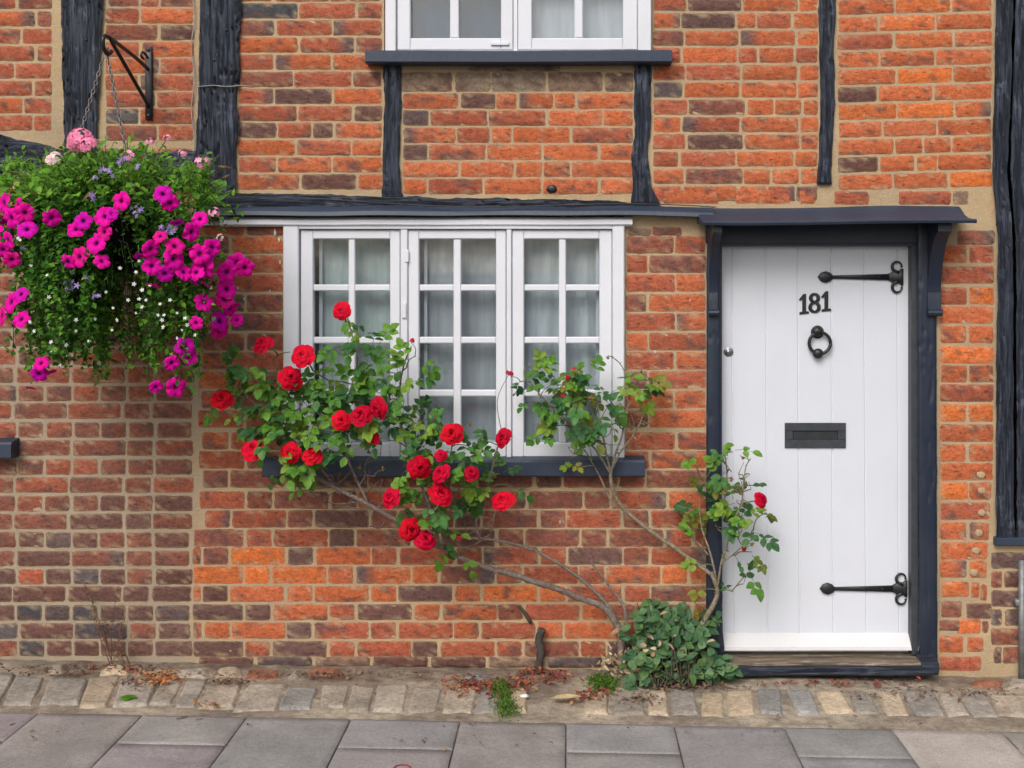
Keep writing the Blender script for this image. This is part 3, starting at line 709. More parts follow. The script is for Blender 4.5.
# ------------------------------------------------------------------ ground
def quadpatch(mb, q, nx, ny, h, rnd, amp, col, seed, colj=.08, fr=18, lo=-.012):
    """q: four ground points (tl,tr,br,bl); a stone with rounded edges standing h above the ground line"""
    vs = []; cs = []
    ea, eb = rnd / (q[1] - q[0]).length, rnd / (q[3] - q[0]).length
    us = sorted(set([0, ea * .3, ea] + [i / nx for i in range(1, nx)] + [1 - ea, 1 - ea * .3, 1])); ws = sorted(set([0, eb * .3, eb] + [i / ny for i in range(1, ny)] + [1 - eb, 1 - eb * .3, 1]))
    for b in ws:
        for a in us:
            p = q[0] * (1 - a) * (1 - b) + q[1] * a * (1 - b) + q[2] * a * b + q[3] * (1 - a) * b
            e = min(a, 1 - a) * (q[1] - q[0]).length; f = min(b, 1 - b) * (q[3] - q[0]).length
            e = min(e, f); k = sst(0, rnd, e)
            if e == 0: p = p + Vector((nz(p.x * fr, p.y * fr, seed) * amp * 1.2, nz(p.x * fr, p.y * fr, seed + 5) * amp * 1.2, 0))
            z = lerp(lo, h, k ** .5) + k * amp * (nz(p.x * fr, p.y * fr, seed) + .4 * nz(p.x * fr * 3, p.y * fr * 3, seed))
            vs.append(p + Vector((0, 0, z))); cs.append(tuple(c * (1 + colj * nz(p.x * 9, p.y * 9, seed)) for c in col))
    k = len(us)
    mb.add(vs, [(j * k + i, (j + 1) * k + i, (j + 1) * k + i + 1, j * k + i + 1) for j in range(len(ws) - 1) for i in range(k - 1)], cs)
def sheet(name, x0, x1, y0, y1, dz, mat, col, nx=2, ny=2, amp=0.0, tilt=True, colf=None):
    mb = MB(); vs = []; cs = []
    for j in range(ny + 1):
        for i in range(nx + 1):
            x, y = lerp(x0, x1, i / nx), lerp(y0, y1, j / ny)
            z = (gz(x) if tilt else 0) + dz + (amp * (nz(x * 7, y * 7, 3) + .6 * nz(x * 22, y * 22, 5)) if amp else 0)
            vs.append((x, y, z)); cs.append(colf(x, y) if colf else col)
    k = nx + 1
    mb.add(vs, [(j * k + i, j * k + i + 1, (j + 1) * k + i + 1, (j + 1) * k + i) for j in range(ny) for i in range(nx)], cs)
    return structure(mb.build(name, mat, None))
sheet('ground', -400, 400, -400, 400, -.35, M['road'], (.10, .095, .09), 1, 1, tilt=False)
sheet('road', -14, 14, -12, -2.72, -.13, M['road'], (.055, .055, .057))
_a, _b = G(0, 712), G(1024, 732)
def slab_line(x): return lerp(_a.y, _b.y, (x - _a.x) / (_b.x - _a.x))
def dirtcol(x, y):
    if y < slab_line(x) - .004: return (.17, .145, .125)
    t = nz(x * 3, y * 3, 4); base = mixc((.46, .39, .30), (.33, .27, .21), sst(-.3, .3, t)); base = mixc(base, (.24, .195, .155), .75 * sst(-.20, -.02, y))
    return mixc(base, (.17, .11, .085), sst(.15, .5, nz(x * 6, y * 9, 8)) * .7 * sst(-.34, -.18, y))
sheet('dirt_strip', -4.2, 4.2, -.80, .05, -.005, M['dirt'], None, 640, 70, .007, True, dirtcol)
# cobbled strip: one row of worn stones, with broken bits against the wall
mb = MB(); cols = [tuple(v * 1.15 for v in q) for q in [(.41, .345, .27), (.36, .315, .265), (.33, .295, .255), (.44, .355, .26), (.385, .335, .275), (.31, .285, .255), (.46, .365, .255), (.35, .30, .245), (.30, .285, .27)]]
x = -420; k = 0
while x < 1480:
    w = R.uniform(24, 44) if (x < 250 or x > 700) else R.uniform(21, 37)
    yo = 676 + (x / 1024) * 17 + (3 if 200 < x < 700 else 0)
    if x < 200: yt, yb = yo + R.uniform(-2, 2), yo + 27 + R.uniform(-1, 3)
    else: yt, yb = yo + R.uniform(-1, 3), yo + 24 + R.uniform(-1, 3)
    sk = (-.50 if x < 300 else -.28 if x < 500 else .05 if x < 760 else .55) * (yb - yt) * .9
    j = lambda v=2.2: R.uniform(-v, v)
    q = [G(x + 1 + j(), yt + j(1.5)), G(x + w - 1 + j(), yt + j(1.5)), G(x + w - 1 + sk + j(), yb + j(1.5)), G(x + 1 + sk + j(), yb + j(1.5))]
    if not (520 < x < 560): quadpatch(mb, q, 9, 8, R.uniform(.001, .006), .012, .005, (lambda v: tuple(c * v for c in R.choice(cols)))(R.uniform(.85, 1.08)), R.uniform(0, 99), .25)
    x += w + R.uniform(-1.2, 1.2); k += 1
x = -400
while x < 1450:                       # broken stones and bits of brick behind the row
    w = R.uniform(14, 38)
    yt = 664 + (x / 1024) * 14 + R.uniform(-1, 3) 
    if R.random() < .62 and not 470 < x < 560 and not 600 < x < 730 and not 728 < x < 945:
        q = [G(x, yt), G(x + w, yt), G(x + w - 3, yt + R.uniform(7, 10)), G(x - 3, yt + R.uniform(7, 10))]
        quadpatch(mb, q, 4, 3, R.uniform(.004, .012), .03, .006, R.choice(cols + [(.30, .12, .07), (.34, .15, .09)]), R.uniform(0, 99), .3)
    x += w + R.uniform(2, 8)
structure(mb.build('cobbled_strip', M['sett'], None))
# paving slabs
mb = MB(); pav = structure(sheet('pavement_bed', -6, 6, -2.6, -.75, -.008, M['dirt'], (.17, .145, .125)))
tops = [-330, -226, -122, -18, 38, 143, 247, 351, 460, 566, 674, 784, 892, 1001, 1110, 1220, 1330]
tops = [-390, -286, -182, -68, 39, 143, 247, 351, 460, 566, 674, 784, 892, 1001, 1110, 1220, 1330]
def top_y(x): return 712 + x * 20 / 1024
for i in range(len(tops) - 1):
    a, b = G(tops[i], top_y(tops[i])), G(tops[i + 1], top_y(tops[i + 1]))
    y = 0; first = .27 if i % 2 == 1 else .58
    seg = [first] + [.62] * 3
    for d in seg:
        g = .0016
        q = [Vector((a.x + g, a.y - y - g, 0)), Vector((b.x - g, b.y - y - g, 0)), Vector((b.x - g, b.y - y - d + g, 0)), Vector((a.x + g, a.y - y - d + g, 0))]
        q = [Vector((p.x, p.y, gz(p.x))) for p in q]
        c = R.choice([(.296, .278, .262), (.306, .287, .270), (.288, .270, .256)])
        if i == 12: c = (.44, .40, .345)
        if i == 11 and d == first: c = (.270, .243, .230)
        c = tuple(v * R.uniform(.95, 1.05) for v in c)
        quadpatch(mb, q, 12, 12, R.uniform(.0, .0012), .003, .0012, c, R.uniform(0, 99), .10, 6, -.0055)
        y += d
structure(mb.build('pavement', M['slab'], None))
mb = MB(); x = -6
while x < 6:
    z = gz(x); boxw(mb, x, x + .90, -2.73, -2.585, z - .3, z - .001, (.24, .235, .23)); x += .905
structure(mb.build('kerb', M['slab'], None, False))

# ------------------------------------------------------------------ leaves, twigs and flowers
def leaf(mb, base, d, up, L, Wd, col, fold=.3, curl=.25):
    d = d.normalized(); s = d.cross(up)
    if s.length < 1e-4: s = d.cross(Vector((1, 0, 0)))
    s.normalize(); n = s.cross(d)
    P = lambda t, w: base + d * (L * t) - n * (curl * L * t * t) + s * (w * Wd) + n * (abs(w) * Wd * fold)
    vs = [base, P(.22, -.36), P(.25, 0), P(.22, .36), P(.55, -.48), P(.57, 0), P(.55, .48), P(.82, -.28), P(.83, 0), P(.82, .28), P(1, 0)]
    k = R.uniform(.92, 1.08)
    mb.add(vs, [(0, 2, 1), (0, 3, 2), (1, 2, 5, 4), (2, 3, 6, 5), (4, 5, 8, 7), (5, 6, 9, 8), (7, 8, 10), (8, 9, 10)], tuple(c * k for c in col))
def simple_leaf(mb, base, d, up, L, Wd, col):
    d = d.normalized(); s = d.cross(up); s = s.normalized() if s.length > 1e-4 else Vector((1, 0, 0)); n = s.cross(d)
    mb.add([base, base + d * L * .5 + s * Wd * .5 + n * Wd * .15, base + d * L - n * L * .15, base + d * L * .5 - s * Wd * .5 + n * Wd * .15], [(0, 1, 2), (0, 2, 3)], col)
def rv(): return Vector((R.gauss(0, 1), R.gauss(0, 1), R.gauss(0, 1))).normalized()
ROSEG = [(.100, .250, .030), (.130, .290, .032), (.060, .175, .036), (.155, .320, .045), (.075, .205, .052), (.110, .265, .040), (.045, .130, .038), (.045, .140, .045), (.085, .225, .034), (.20, .32, .04)]
def compound(mb, tw, base, d, L, cols, n=5):
    """a rose leaf: a petiole with paired leaflets and one at the tip"""
    d = d.normalized(); up = (Vector((0, -.75, .7)) + rv() * .45).normalized(); s = d.cross(up).normalized()
    c = R.choice(cols); sag = Vector((0, 0, -.25 * L))
    end = base + d * L * .62 + sag * .4
    tube(tw, [base, base + d * L * .3, end], [.0013, .001, .0009], (.10, .16, .05), 3, cap=False)
    leaf(mb, end, d + Vector((0, 0, -.35)), up, L * .42, L * .31, c)
    for q in (.52, .95)[: (n - 1) // 2]:
        p = base.lerp(end, q)
        for sg in (-1, 1):
            leaf(mb, p, d * .55 + s * sg + rv() * .15 + Vector((0, 0, -.15)), up + rv() * .2, L * .36 * R.uniform(.8, 1.1), L * .26, c)
def petal_ring(mb, cnt, a0, r0, r1, h0, h1, hw, R0, col, seed, lip=.1, nu=6, nv=5):
    for k in range(cnt):
        a = a0 + 2 * math.pi * k / cnt + nz(k, seed, 1) * .25; vs = []
        ra = r1 * (1 + .32 * nz(k * 1.3, seed, 3)); ha = h1 * (1 + .30 * nz(k * 1.3, seed, 7))
        for j in range(nv + 1):
            for i in range(nu + 1):
                u = i / nu * 2 - 1; v = j / nv; v2 = v * (1 - .22 * u ** 4 - .06 * u * u)
                rho = r0 + (ra - r0) * v2 ** .75; z = h0 + (ha - h0) * math.sin(min(1, v2 * 1.15) * math.pi / 2)
                if v > .7: rho += lip * (v - .7) * 2; z -= lip * (v - .7) * 3 * abs(1 - .3 * u)
                w = hw * (math.sin(min(1, .18 + v * .9) * math.pi / 2)) * (1 if v < .8 else 1 - (v - .8) * .5)
                rho += .09 * nz(u * 1.6 + k * 3, v * 2, seed) * v
                an = a + u * w
                vs.append(Vector((rho * math.cos(an), rho * math.sin(an), z + .08 * nz(u * 2, v * 2 + k * 3, seed + 4) * v)) * R0)
        kk = nu + 1
        mb.add(vs, [(j * kk + i, j * kk + i + 1, (j + 1) * kk + i + 1, (j + 1) * kk + i) for j in range(nv) for i in range(nu)], tuple(c * (1 + .45 * nz(k * 1.7, seed, 11)) for c in col))
def rose_mesh(seed, col, openness=1.0, cup=1.0):
    mb = MB(); q = openness
    petal_ring(mb, 5, .2 + seed, .12, 1.0 * q, -.08, .26 * cup, .74, 1, col, seed, .26)
    petal_ring(mb, 5, .9 + seed, .12, .82 * q, .0, .46 * cup, .70, 1, col, seed + 1, .24)
    petal_ring(mb, 4, .4 + seed, .10, .64 * q, .02, .60 * cup, .80, 1, col, seed + 2, .18)
    petal_ring(mb, 4, 1.1 + seed, .08, .46 * q, .05, .68 * cup, .86, 1, col, seed + 3, .13)
    petal_ring(mb, 3, .1 + seed, .06, .31, .08, .70 * cup, 1.1, 1, col, seed + 4, .07)
    petal_ring(mb, 3, .9 + seed, .04, .18, .1, .68 * cup, 1.2, 1, col, seed + 5, .03)
    petal_ring(mb, 2, .3 + seed, .02, .08, .1, .62 * cup, 1.6, 1, col, seed + 6, .0)
    for k in range(5):     # sepals
        a = k * 1.257; leaf(mb, Vector((0, 0, -.14)), Vector((math.cos(a), math.sin(a), -.1)), Vector((0, 0, 1)), .75, .24, (.06, .15, .03))
    return mb
def petunia_mesh(seed, col, throat):
    mb = MB(); n = 40; rings = [(0.02, -.30), (.07, -.22), (.14, -.12), (.24, -.03), (.42, .03), (.68, .05), (.88, .0), (1.0, -.09)]; vs = []; cs = []
    for q, (rr, z) in enumerate(rings):
        for k in range(n):
            a = 2 * math.pi * k / n; lobe = abs(math.sin(2.5 * a)); f = 1 if rr < .3 else 1 - (.20 * (1 - lobe ** .6)) * sst(.3, 1, rr)
            wv = .20 * sst(.3, 1, rr) * (math.sin(5 * a + seed) * .4 + nz(math.cos(a) * 2.2, math.sin(a) * 2.2, seed) * 1.5)
            vs.append(Vector((rr * f * math.cos(a), rr * f * math.sin(a), z + wv)))
            vein = .85 if (k % 8 == 4) else 1
            c = mixc(throat, tuple(x * vein for x in col), sst(.12, .36, rr)); cs.append(c)
    fs = [(q * n + k, q * n + (k + 1) % n, (q + 1) * n + (k + 1) % n, (q + 1) * n + k) for q in range(len(rings) - 1) for k in range(n)]
    mb.add(vs, fs, cs)
    tube(mb, [Vector((0, 0, -.7)), Vector((.05, .05, -1.1)), Vector((.15, .2, -1.5))], [.08, .1, .05], (.10, .16, .05), 5)
    return mb
def star_mesh(seed, col, cen, petals=5, wd=.55):
    mb = MB()
    for k in range(petals):
        a = 2 * math.pi * k / petals + .2 * nz(k, seed, 1); leaf(mb, Vector((0, 0, 0)), Vector((math.cos(a), math.sin(a), .1)), Vector((0, 0, 1)), 1.0, wd, col, .15, .1)
    ball(mb, (0, 0, .06), .16, cen, (1, 1, .6), 6, 4)
    return mb
def as_mesh(mb, name, mat):
    o = mb.build(name, mat, None, True, Vector((0, 0, 0))); return o
def protos(fs, name, mat):
    out = []
    for mb in fs:
        o = as_mesh(mb, name, mat); out.append(o.data); bpy.data.objects.remove(o)
    return out
def put(name, me, parent, p, axis, size, spin=None):
    o = bpy.data.objects.new(name, me); C.objects.link(o); o.parent = parent
    o.location = p - ORG[parent.name]
    q = axis.normalized().to_track_quat('Z', 'Y'); e = q @ Euler((0, 0, spin if spin is not None else R.uniform(0, 6.28))).to_quaternion()
    o.rotation_mode = 'QUATERNION'; o.rotation_quaternion = e; o.scale = (size,) * 3
    return o
RED = (.52, .002, .022)
ROSES = protos([rose_mesh(3, RED), rose_mesh(17, (.46, .002, .024), .95), rose_mesh(29, (.58, .003, .022), 1.0), rose_mesh(53, (.44, .002, .026), .80, 1.25), rose_mesh(71, (.60, .004, .026), 1.05, .85), rose_mesh(83, (.50, .002, .03), .9, 1.1), rose_mesh(97, (.56, .004, .018), .95, 1.3)], 'rose_bloom', M['petal'])
BUDS = protos([rose_mesh(41, (.60, .03, .08), .45), rose_mesh(47, (.45, .015, .04), .45)], 'rose_bud', M['petal'])
def hip(mb, p, d, s=.012):
    """a spent rose: dry star of sepals and a small hip"""
    ball(mb, p, s * .45, (.20, .13, .05), (1, 1, 1.1), 6, 5)
    for k in range(6): 
        v = (d + rv() * .9).normalized(); leaf(mb, p, v, rv(), s * R.uniform(.9, 1.5), s * .4, R.choice([(.25, .15, .07), (.30, .20, .10), (.18, .11, .05)]))

def bushy(root, skel, clumps, depth, blooms, buds, spent, density=1.0, leafcols=ROSEG, bark=(.21, .165, .14), leafL=.100, name='foliage', young=(.12, .15, .05), twigs=()):
    """skel: list of (points, r0, r1) with pixel points and depth; clumps: (x,y,r)"""
    cane = MB(); tw = cane; lf = MB(); nodes = []
    for pts, r0, r1 in skel:
        P = smoothline([W(*p) for p in pts], 5)
        P = [p + Vector((nz(p.x * 12, p.z * 12, 1), nz(p.x * 12, p.z * 12, 2), nz(p.x * 12, p.z * 12, 3))) * .006 for p in P]
        n = len(P); tube(cane, P, [lerp(r0, r1, (i / (n - 1)) ** .8) * (1 + .22 * nz(p.x * 30, p.z * 30, 5)) for i, p in enumerate(P)], [bark] if False else bark, 7)
        for i in range(2, n): nodes.append(P[i])
        for p in P[1:-1]:
            if R.random() < .5: tube(cane, [p, p + rv() * max(r0 * 1.6, .012)], [.0022, .0004], mixc(bark, (.3, .2, .12), .3), 4)
    def join(p, r=.0022, col=young):
        best = min(nodes, key=lambda q: (q - p).length + (.25 if q.z > p.z else 0))
        L = (best - p).length
        if L < .004: return
        m = best.lerp(p, .5) + Vector((R.uniform(-.2, .2) * L, R.uniform(-.1, .05) * L, .10 * L))
        P = smoothline([best, m, p], 4); tube(tw, P, [lerp(r * 1.3, r * .7, i / (len(P) - 1)) for i in range(len(P))], mixc(col, bark, R.random() * .7), 5)
        nodes.extend(P[2:-1])
    order = sorted(clumps, key=lambda c: min((W(c[0], c[1], depth(c[0], c[1])) - q).length for q in nodes))
    for cx, cy, r in order:
        Y = depth(cx, cy); p0 = W(cx, cy, Y); join(p0)
        n = max(1, int(r * r * .055 * density)); rm = r / 240
        for k in range(n):
            off = rv() * rm * R.uniform(.15, 1.0); off.y *= 1.5
            p = p0 + off
            d = (off.normalized() * .9 + rv() * .7 + Vector((0, -.35, .1)))
            compound(lf, lf, p, d, leafL * R.uniform(.75, 1.2), leafcols, R.choice((5, 5, 3)))
    for (x, y, rx, ry, n, col) in twigs:       # bare side shoots
        for k in range(n):
            a = W(x + R.uniform(-1, 1) * rx, y + R.uniform(-1, 1) * ry, depth(x, y) + R.uniform(-.04, .05)); b0 = min(nodes, key=lambda q: (q - a).length + (.2 if q.z > a.z else 0))
            m = b0.lerp(a, .5) + rv() * .02; P = smoothline([b0, m, a, a + Vector((R.uniform(-.05, .05), 0, R.uniform(-.01, .06)))], 4)
            tube(cane, P, [lerp(.0030, .0009, i / (len(P) - 1)) for i in range(len(P))], col, 5); nodes.extend(P[3:9:2])
    for i, (x, y, s) in enumerate(blooms):
        Y = depth(x, y) - .095; p = W(x, y, Y); join(p + Vector((0, .03, -.015)), .0026)
        ax = Vector((R.uniform(-.8, .8), -1, R.uniform(-.15, 1.0)))
        put('flower', R.choice(ROSES), root, p, ax, s / 2 * (5 + Y) / F * R.uniform(.88, 1.0))
    for i, (x, y, s) in enumerate(buds):
        Y = depth(x, y) - .03; p = W(x, y, Y); join(p + Vector((0, .0, -.01)), .0016)
        put('bud', BUDS[i % 2], root, p, Vector((R.uniform(-.6, .6), -.5, R.uniform(.2, 1))), s / 2 * (5 + Y) / F)
    for x, y in spent:
        sp = MB()
        Y = depth(x, y) - .03; p = W(x, y, Y); join(p, .0015); hip(sp, p, Vector((0, -.5, .8)), R.uniform(.010, .016)); sp.build('spent_flower', M['litter'], root)
    cane.build('cane', M['bark'], root); lf.build(name, M['leaf'], root)

# --- big climbing rose in front of the window
rose = thing('climbing_rose', 'climbing rose with two dozen red blooms leaning left across the white window', 'rose', G(622, 672))
def dL(x, y): return -.06 - .22 * sst(600, 430, x) - .05 * nz(x * .02, y * .02, 3)
sk = [([(622, 668, -.05), (621, 640, -.06), (612, 615, -.07), (590, 601, -.08), (560, 590, -.10), (520, 577, -.13), (478, 564, -.17), (445, 550, -.2), (410, 528, -.22), (370, 505, -.24), (335, 488, -.25), (305, 470, -.26)], .017, .007),
      ([(616, 618, -.07), (603, 600, -.06), (580, 578, -.06), (552, 560, -.07), (522, 546, -.10), (490, 540, -.14), (460, 537, -.17)], .009, .005),
      ([(628, 640, -.05), (625, 610, -.06), (612, 590, -.06), (598, 572, -.05), (590, 560, -.05)], .008, .003),
      ([(481, 541, -.15), (476, 520, -.18), (484, 500, -.2), (492, 470, -.22), (498, 445, -.22)], .005, .003),
      ([(440, 548, -.2), (432, 515, -.24), (420, 480, -.26), (404, 440, -.27), (398, 400, -.26), (404, 365, -.24), (411, 345, -.22)], .006, .0025),
      ([(370, 505, -.24), (352, 470, -.25), (343, 440, -.26), (348, 400, -.27), (358, 360, -.26), (347, 318, -.25)], .006, .0025),
      ([(335, 488, -.25), (312, 455, -.27), (295, 420, -.28), (285, 390, -.28), (272, 360, -.28)], .005, .0025),
      ([(305, 470, -.26), (285, 440, -.28), (260, 410, -.28), (238, 385, -.27)], .004, .002),
      ([(432, 515, -.24), (445, 490, -.26), (452, 450, -.27)], .004, .002)]
cl = [(345, 322, 7), (352, 342, 11), (360, 362, 12), (374, 346, 9), (384, 350, 6), (355, 384, 13), (345, 402, 13), (330, 382, 12), (312, 392, 13), (292, 398, 13), (280, 386, 11), (262, 373, 8), (240, 370, 11), (237, 386, 9), (250, 410, 13), (268, 420, 14), (285, 427, 15), (300, 408, 15), (262, 438, 13), (280, 462, 13), (300, 440, 15), (320, 432, 14), (335, 445, 12), (312, 477, 9), (296, 492, 5), (326, 462, 9), (350, 432, 10), (372, 424, 9), (390, 400, 13), (400, 385, 12), (406, 366, 9), (386, 372, 8), (400, 422, 13), (416, 432, 13), (425, 410, 11), (440, 420, 9), (452, 445, 10), (470, 446, 11), (486, 442, 9), (490, 456, 9), (470, 460, 11), (430, 452, 12), (412, 447, 11), (420, 486, 13), (405, 472, 9), (430, 506, 13), (455, 512, 13), (460, 492, 11), (480, 490, 9), (490, 480, 7), (500, 474, 7), (440, 530, 10), (425, 518, 9), (451, 543, 5), (463, 552, 4), (224, 398, 5), (290, 352, 4), (312, 370, 7), (416, 356, 6), (508, 485, 6), (318, 418, 12), (378, 386, 11), (435, 468, 9), (365, 402, 10), (448, 478, 8), (270, 400, 10), (310, 455, 11), (388, 440, 9)]
bl = [(264, 345, 23), (303, 356, 23), (290, 378, 24), (222, 401, 22), (254, 449, 24), (342, 311, 18), (361, 416, 22), (379, 408, 22), (341, 421, 20), (372, 437, 15), (291, 453, 20), (312, 457, 20), (452, 435, 24), (504, 438, 20), (419, 467, 23), (442, 474, 22), (440, 495, 24), (471, 474, 20), (392, 498, 25), (503, 501, 22), (409, 530, 24), (424, 541, 23), (441, 456, 14)]
bushy(rose, sk, cl, dL, bl, [(412, 341, 9), (459, 539, 9), (508, 373, 8)], [(400, 402), (410, 408), (285, 465), (300, 420), (360, 468), (433, 520), (470, 425), (262, 450), (383, 470), (345, 455)], .86, twigs=[(345, 490, 40, 18, 16, (.15, .115, .10)), (400, 510, 35, 18, 12, (.15, .115, .10)), (360, 460, 20, 20, 8, (.13, .10, .085)), (480, 520, 15, 25, 6, (.16, .09, .075)), (300, 465, 20, 12, 6, (.14, .11, .09))])
# --- the second rose, forked, between window and door
rose2 = thing('climbing_rose', 'thin straggly rose with pink buds and one red bloom beside the white door', 'rose', G(688, 682))
def dR(x, y): return -.09 - .10 * sst(690, 560, x) - .06 * sst(690, 740, x) - .03 * nz(x * .03, y * .03, 8)
sk2 = [([(686, 668, -.06), (688, 645, -.07), (702, 625, -.08), (714, 602, -.09), (717, 588, -.09), (710, 572, -.08)], .013, .009),
       ([(710, 574, -.08), (697, 564, -.07), (672, 546, -.06), (645, 527, -.06), (622, 506, -.08), (612, 486, -.11), (610, 470, -.12)], .009, .0075),
       ([(610, 474, -.12), (600, 455, -.13), (586, 440, -.14), (566, 420, -.16), (545, 400, -.17), (530, 382, -.17)], .005, .0022),
       ([(610, 472, -.12), (604, 440, -.14), (594, 412, -.15), (580, 385, -.16), (572, 368, -.16)], .005, .002),
       ([(611, 470, -.12), (620, 440, -.13), (626, 412, -.13), (630, 388, -.13), (622, 366, -.13), (611, 356, -.13)], .005, .002),
       ([(612, 468, -.12), (622, 450, -.12), (640, 425, -.11), (650, 400, -.10), (655, 385, -.10)], .004, .0018),
       ([(614, 508, -.09), (606, 490, -.10), (592, 462, -.12), (576, 440, -.15)], .0045, .0025),
       ([(717, 590, -.09), (712, 560, -.11), (703, 530, -.11), (700, 505, -.11), (701, 480, -.10)], .005, .0022),
       ([(717, 590, -.09), (722, 560, -.12), (733, 525, -.14), (742, 500, -.14), (745, 470, -.14), (750, 458, -.14)], .005, .002),
       ([(708, 555, -.11), (690, 535, -.10), (672, 525, -.09)], .003, .002),
       ([(722, 562, -.12), (735, 552, -.13), (752, 540, -.13)], .003, .002),
       ([(716, 520, -.12), (727, 490, -.12), (726, 462, -.12), (722, 452, -.12)], .003, .002)]
cl2 = [(529, 364, 7), (520, 382, 5), (536, 388, 6), (546, 372, 6), (556, 385, 9), (570, 388, 9), (580, 396, 10), (590, 380, 7), (560, 405, 8), (575, 414, 9), (594, 408, 10), (605, 394, 7), (540, 406, 5), (528, 402, 5), (545, 428, 6), (566, 426, 7), (600, 424, 7), (571, 458, 6), (573, 469, 5), (617, 378, 5), (631, 386, 7), (644, 380, 6), (634, 402, 5), (655, 384, 4), (613, 424, 4), (588, 436, 6), (585, 366, 5), (612, 406, 5),
       (720, 456, 6), (733, 452, 5), (728, 472, 6), (690, 459, 4), (700, 492, 6), (714, 493, 6), (702, 514, 7), (716, 508, 6), (688, 520, 6), (736, 501, 6), (744, 520, 8), (727, 520, 7), (740, 534, 7), (754, 528, 6), (752, 552, 5), (748, 572, 6), (744, 584, 5), (733, 592, 4), (705, 564, 5), (735, 556, 5), (694, 536, 6), (678, 526, 5), (763, 514, 4), (700, 590, 4), (694, 602, 4), (757, 486, 4), (750, 474, 3)]
YELL = ROSEG + [(.16, .20, .04), (.22, .22, .03)]
bushy(rose2, sk2, cl2, dR, [(760, 500, 18)], [(511, 374, 9), (568, 378, 9), (573, 370, 9), (744, 549, 9), (563, 396, 7)], [(743, 458), (576, 386), (590, 398), (608, 358), (641, 372), (650, 390), (555, 395), (600, 402), (640, 410), (731, 480), (739, 488), (720, 500), (688, 514), (560, 418), (752, 545), (636, 378), (725, 463)], 1.35, YELL, (.27, .225, .16), twigs=[(600, 430, 30, 25, 22, (.20, .22, .09)), (640, 410, 15, 30, 12, (.24, .20, .10)), (720, 520, 25, 40, 22, (.22, .20, .10)), (740, 480, 12, 25, 8, (.24, .17, .10)), (560, 400, 25, 15, 8, (.20, .22, .09))])
# the stub of an old climber left of the stem
mb = MB(); P = smoothline([W(538, 668, -.03), W(541, 652, -.035), W(539, 640, -.03), W(542, 629, -.035)], 5)
tube(mb, P, [.016 * (1 + .3 * nz(i * .9, 1, 1)) for i in range(len(P))], (.075, .065, .06), 9)
P = smoothline([W(531, 623, -.012), W(524, 612, -.016), W(518, 606, -.012)], 4); tube(mb, P, [.007, .008, .008, .008, .007, .007, .006, .005, .003], (.075, .06, .05), 7)
tag(mb.build('vine_stub', M['bark'], None, True, W(538, 668, -.03)), 'dead grey climber stub standing against the bricks left of the rose stem', 'stump')

# --- dark leafy shrub at the foot of the door jamb
shrub = thing('leafy_shrub', 'low dark green leafy shrub with dry beige leaves below the door frame', 'shrub', G(672, 690))
lf = MB(); tw = MB(); dry = MB(); base = G(672, 690)
SG = [(.085, .185, .085), (.105, .215, .095), (.065, .15, .072), (.13, .24, .105), (.12, .22, .075)]
for k in range(58):
    tx = R.choice([(650, 628, 20), (665, 632, 22), (680, 642, 24), (698, 648, 20), (644, 652, 18), (655, 664, 22), (688, 664, 22), (712, 666, 12), (634, 684, 8), (668, 684, 18), (728, 674, 6), (648, 612, 12), (706, 632, 10), (675, 616, 12), (660, 610, 9), (690, 622, 10), (640, 634, 12)])
    x, y = tx[0] + R.gauss(0, .55) * tx[2], min(tx[1] + R.gauss(0, .5) * tx[2], 697)
    Y = -.05 - .20 * R.random() * sst(600, 680, y); p = W(x, y, Y); b = base + Vector((R.uniform(-.08, .08), R.uniform(.0, .10), 0))
    P = smoothline([b, b.lerp(p, .5) + Vector((0, 0, .03)), p], 3); tube(tw, P, [.004, .0035, .003, .0025, .002, .0018, .0015], (.07, .06, .04), 4)
    for q in range(R.randint(7, 11)):
        pp = P[R.randint(3, 6)] + rv() * .014; d = (p - b).normalized() * .5 + rv() * .9 + Vector((0, -.4, 0))
        leaf(lf, pp, d, Vector((0, -.7, .75)) + rv() * .35, R.uniform(.036, .064), R.uniform(.028, .042), R.choice(SG), .2, .25)
for k in range(110):
    x, y = R.gauss(660, 26), min(R.gauss(668, 20), 698); p = W(x, y, -.06 - .16 * R.random())
    leaf(dry, p, rv(), rv(), R.uniform(.02, .04), R.uniform(.012, .022), R.choice([(.42, .32, .20), (.36, .25, .14), (.50, .40, .28), (.28, .18, .10)]), .5, .6)
for k in range(60):
    x, y = R.gauss(615, 9), R.gauss(665, 10); p = W(x, min(y, 690), -.04 - .05 * R.random())
    leaf(dry, p, rv(), rv(), R.uniform(.014, .03), R.uniform(.008, .016), R.choice([(.50, .42, .28), (.42, .32, .2), (.30, .22, .12)]), .5, .6)
tw.build('stem', M['bark'], shrub); lf.build('foliage', M['leaf'], shrub); dry.build('dry_foliage', M['litter'], shrub)

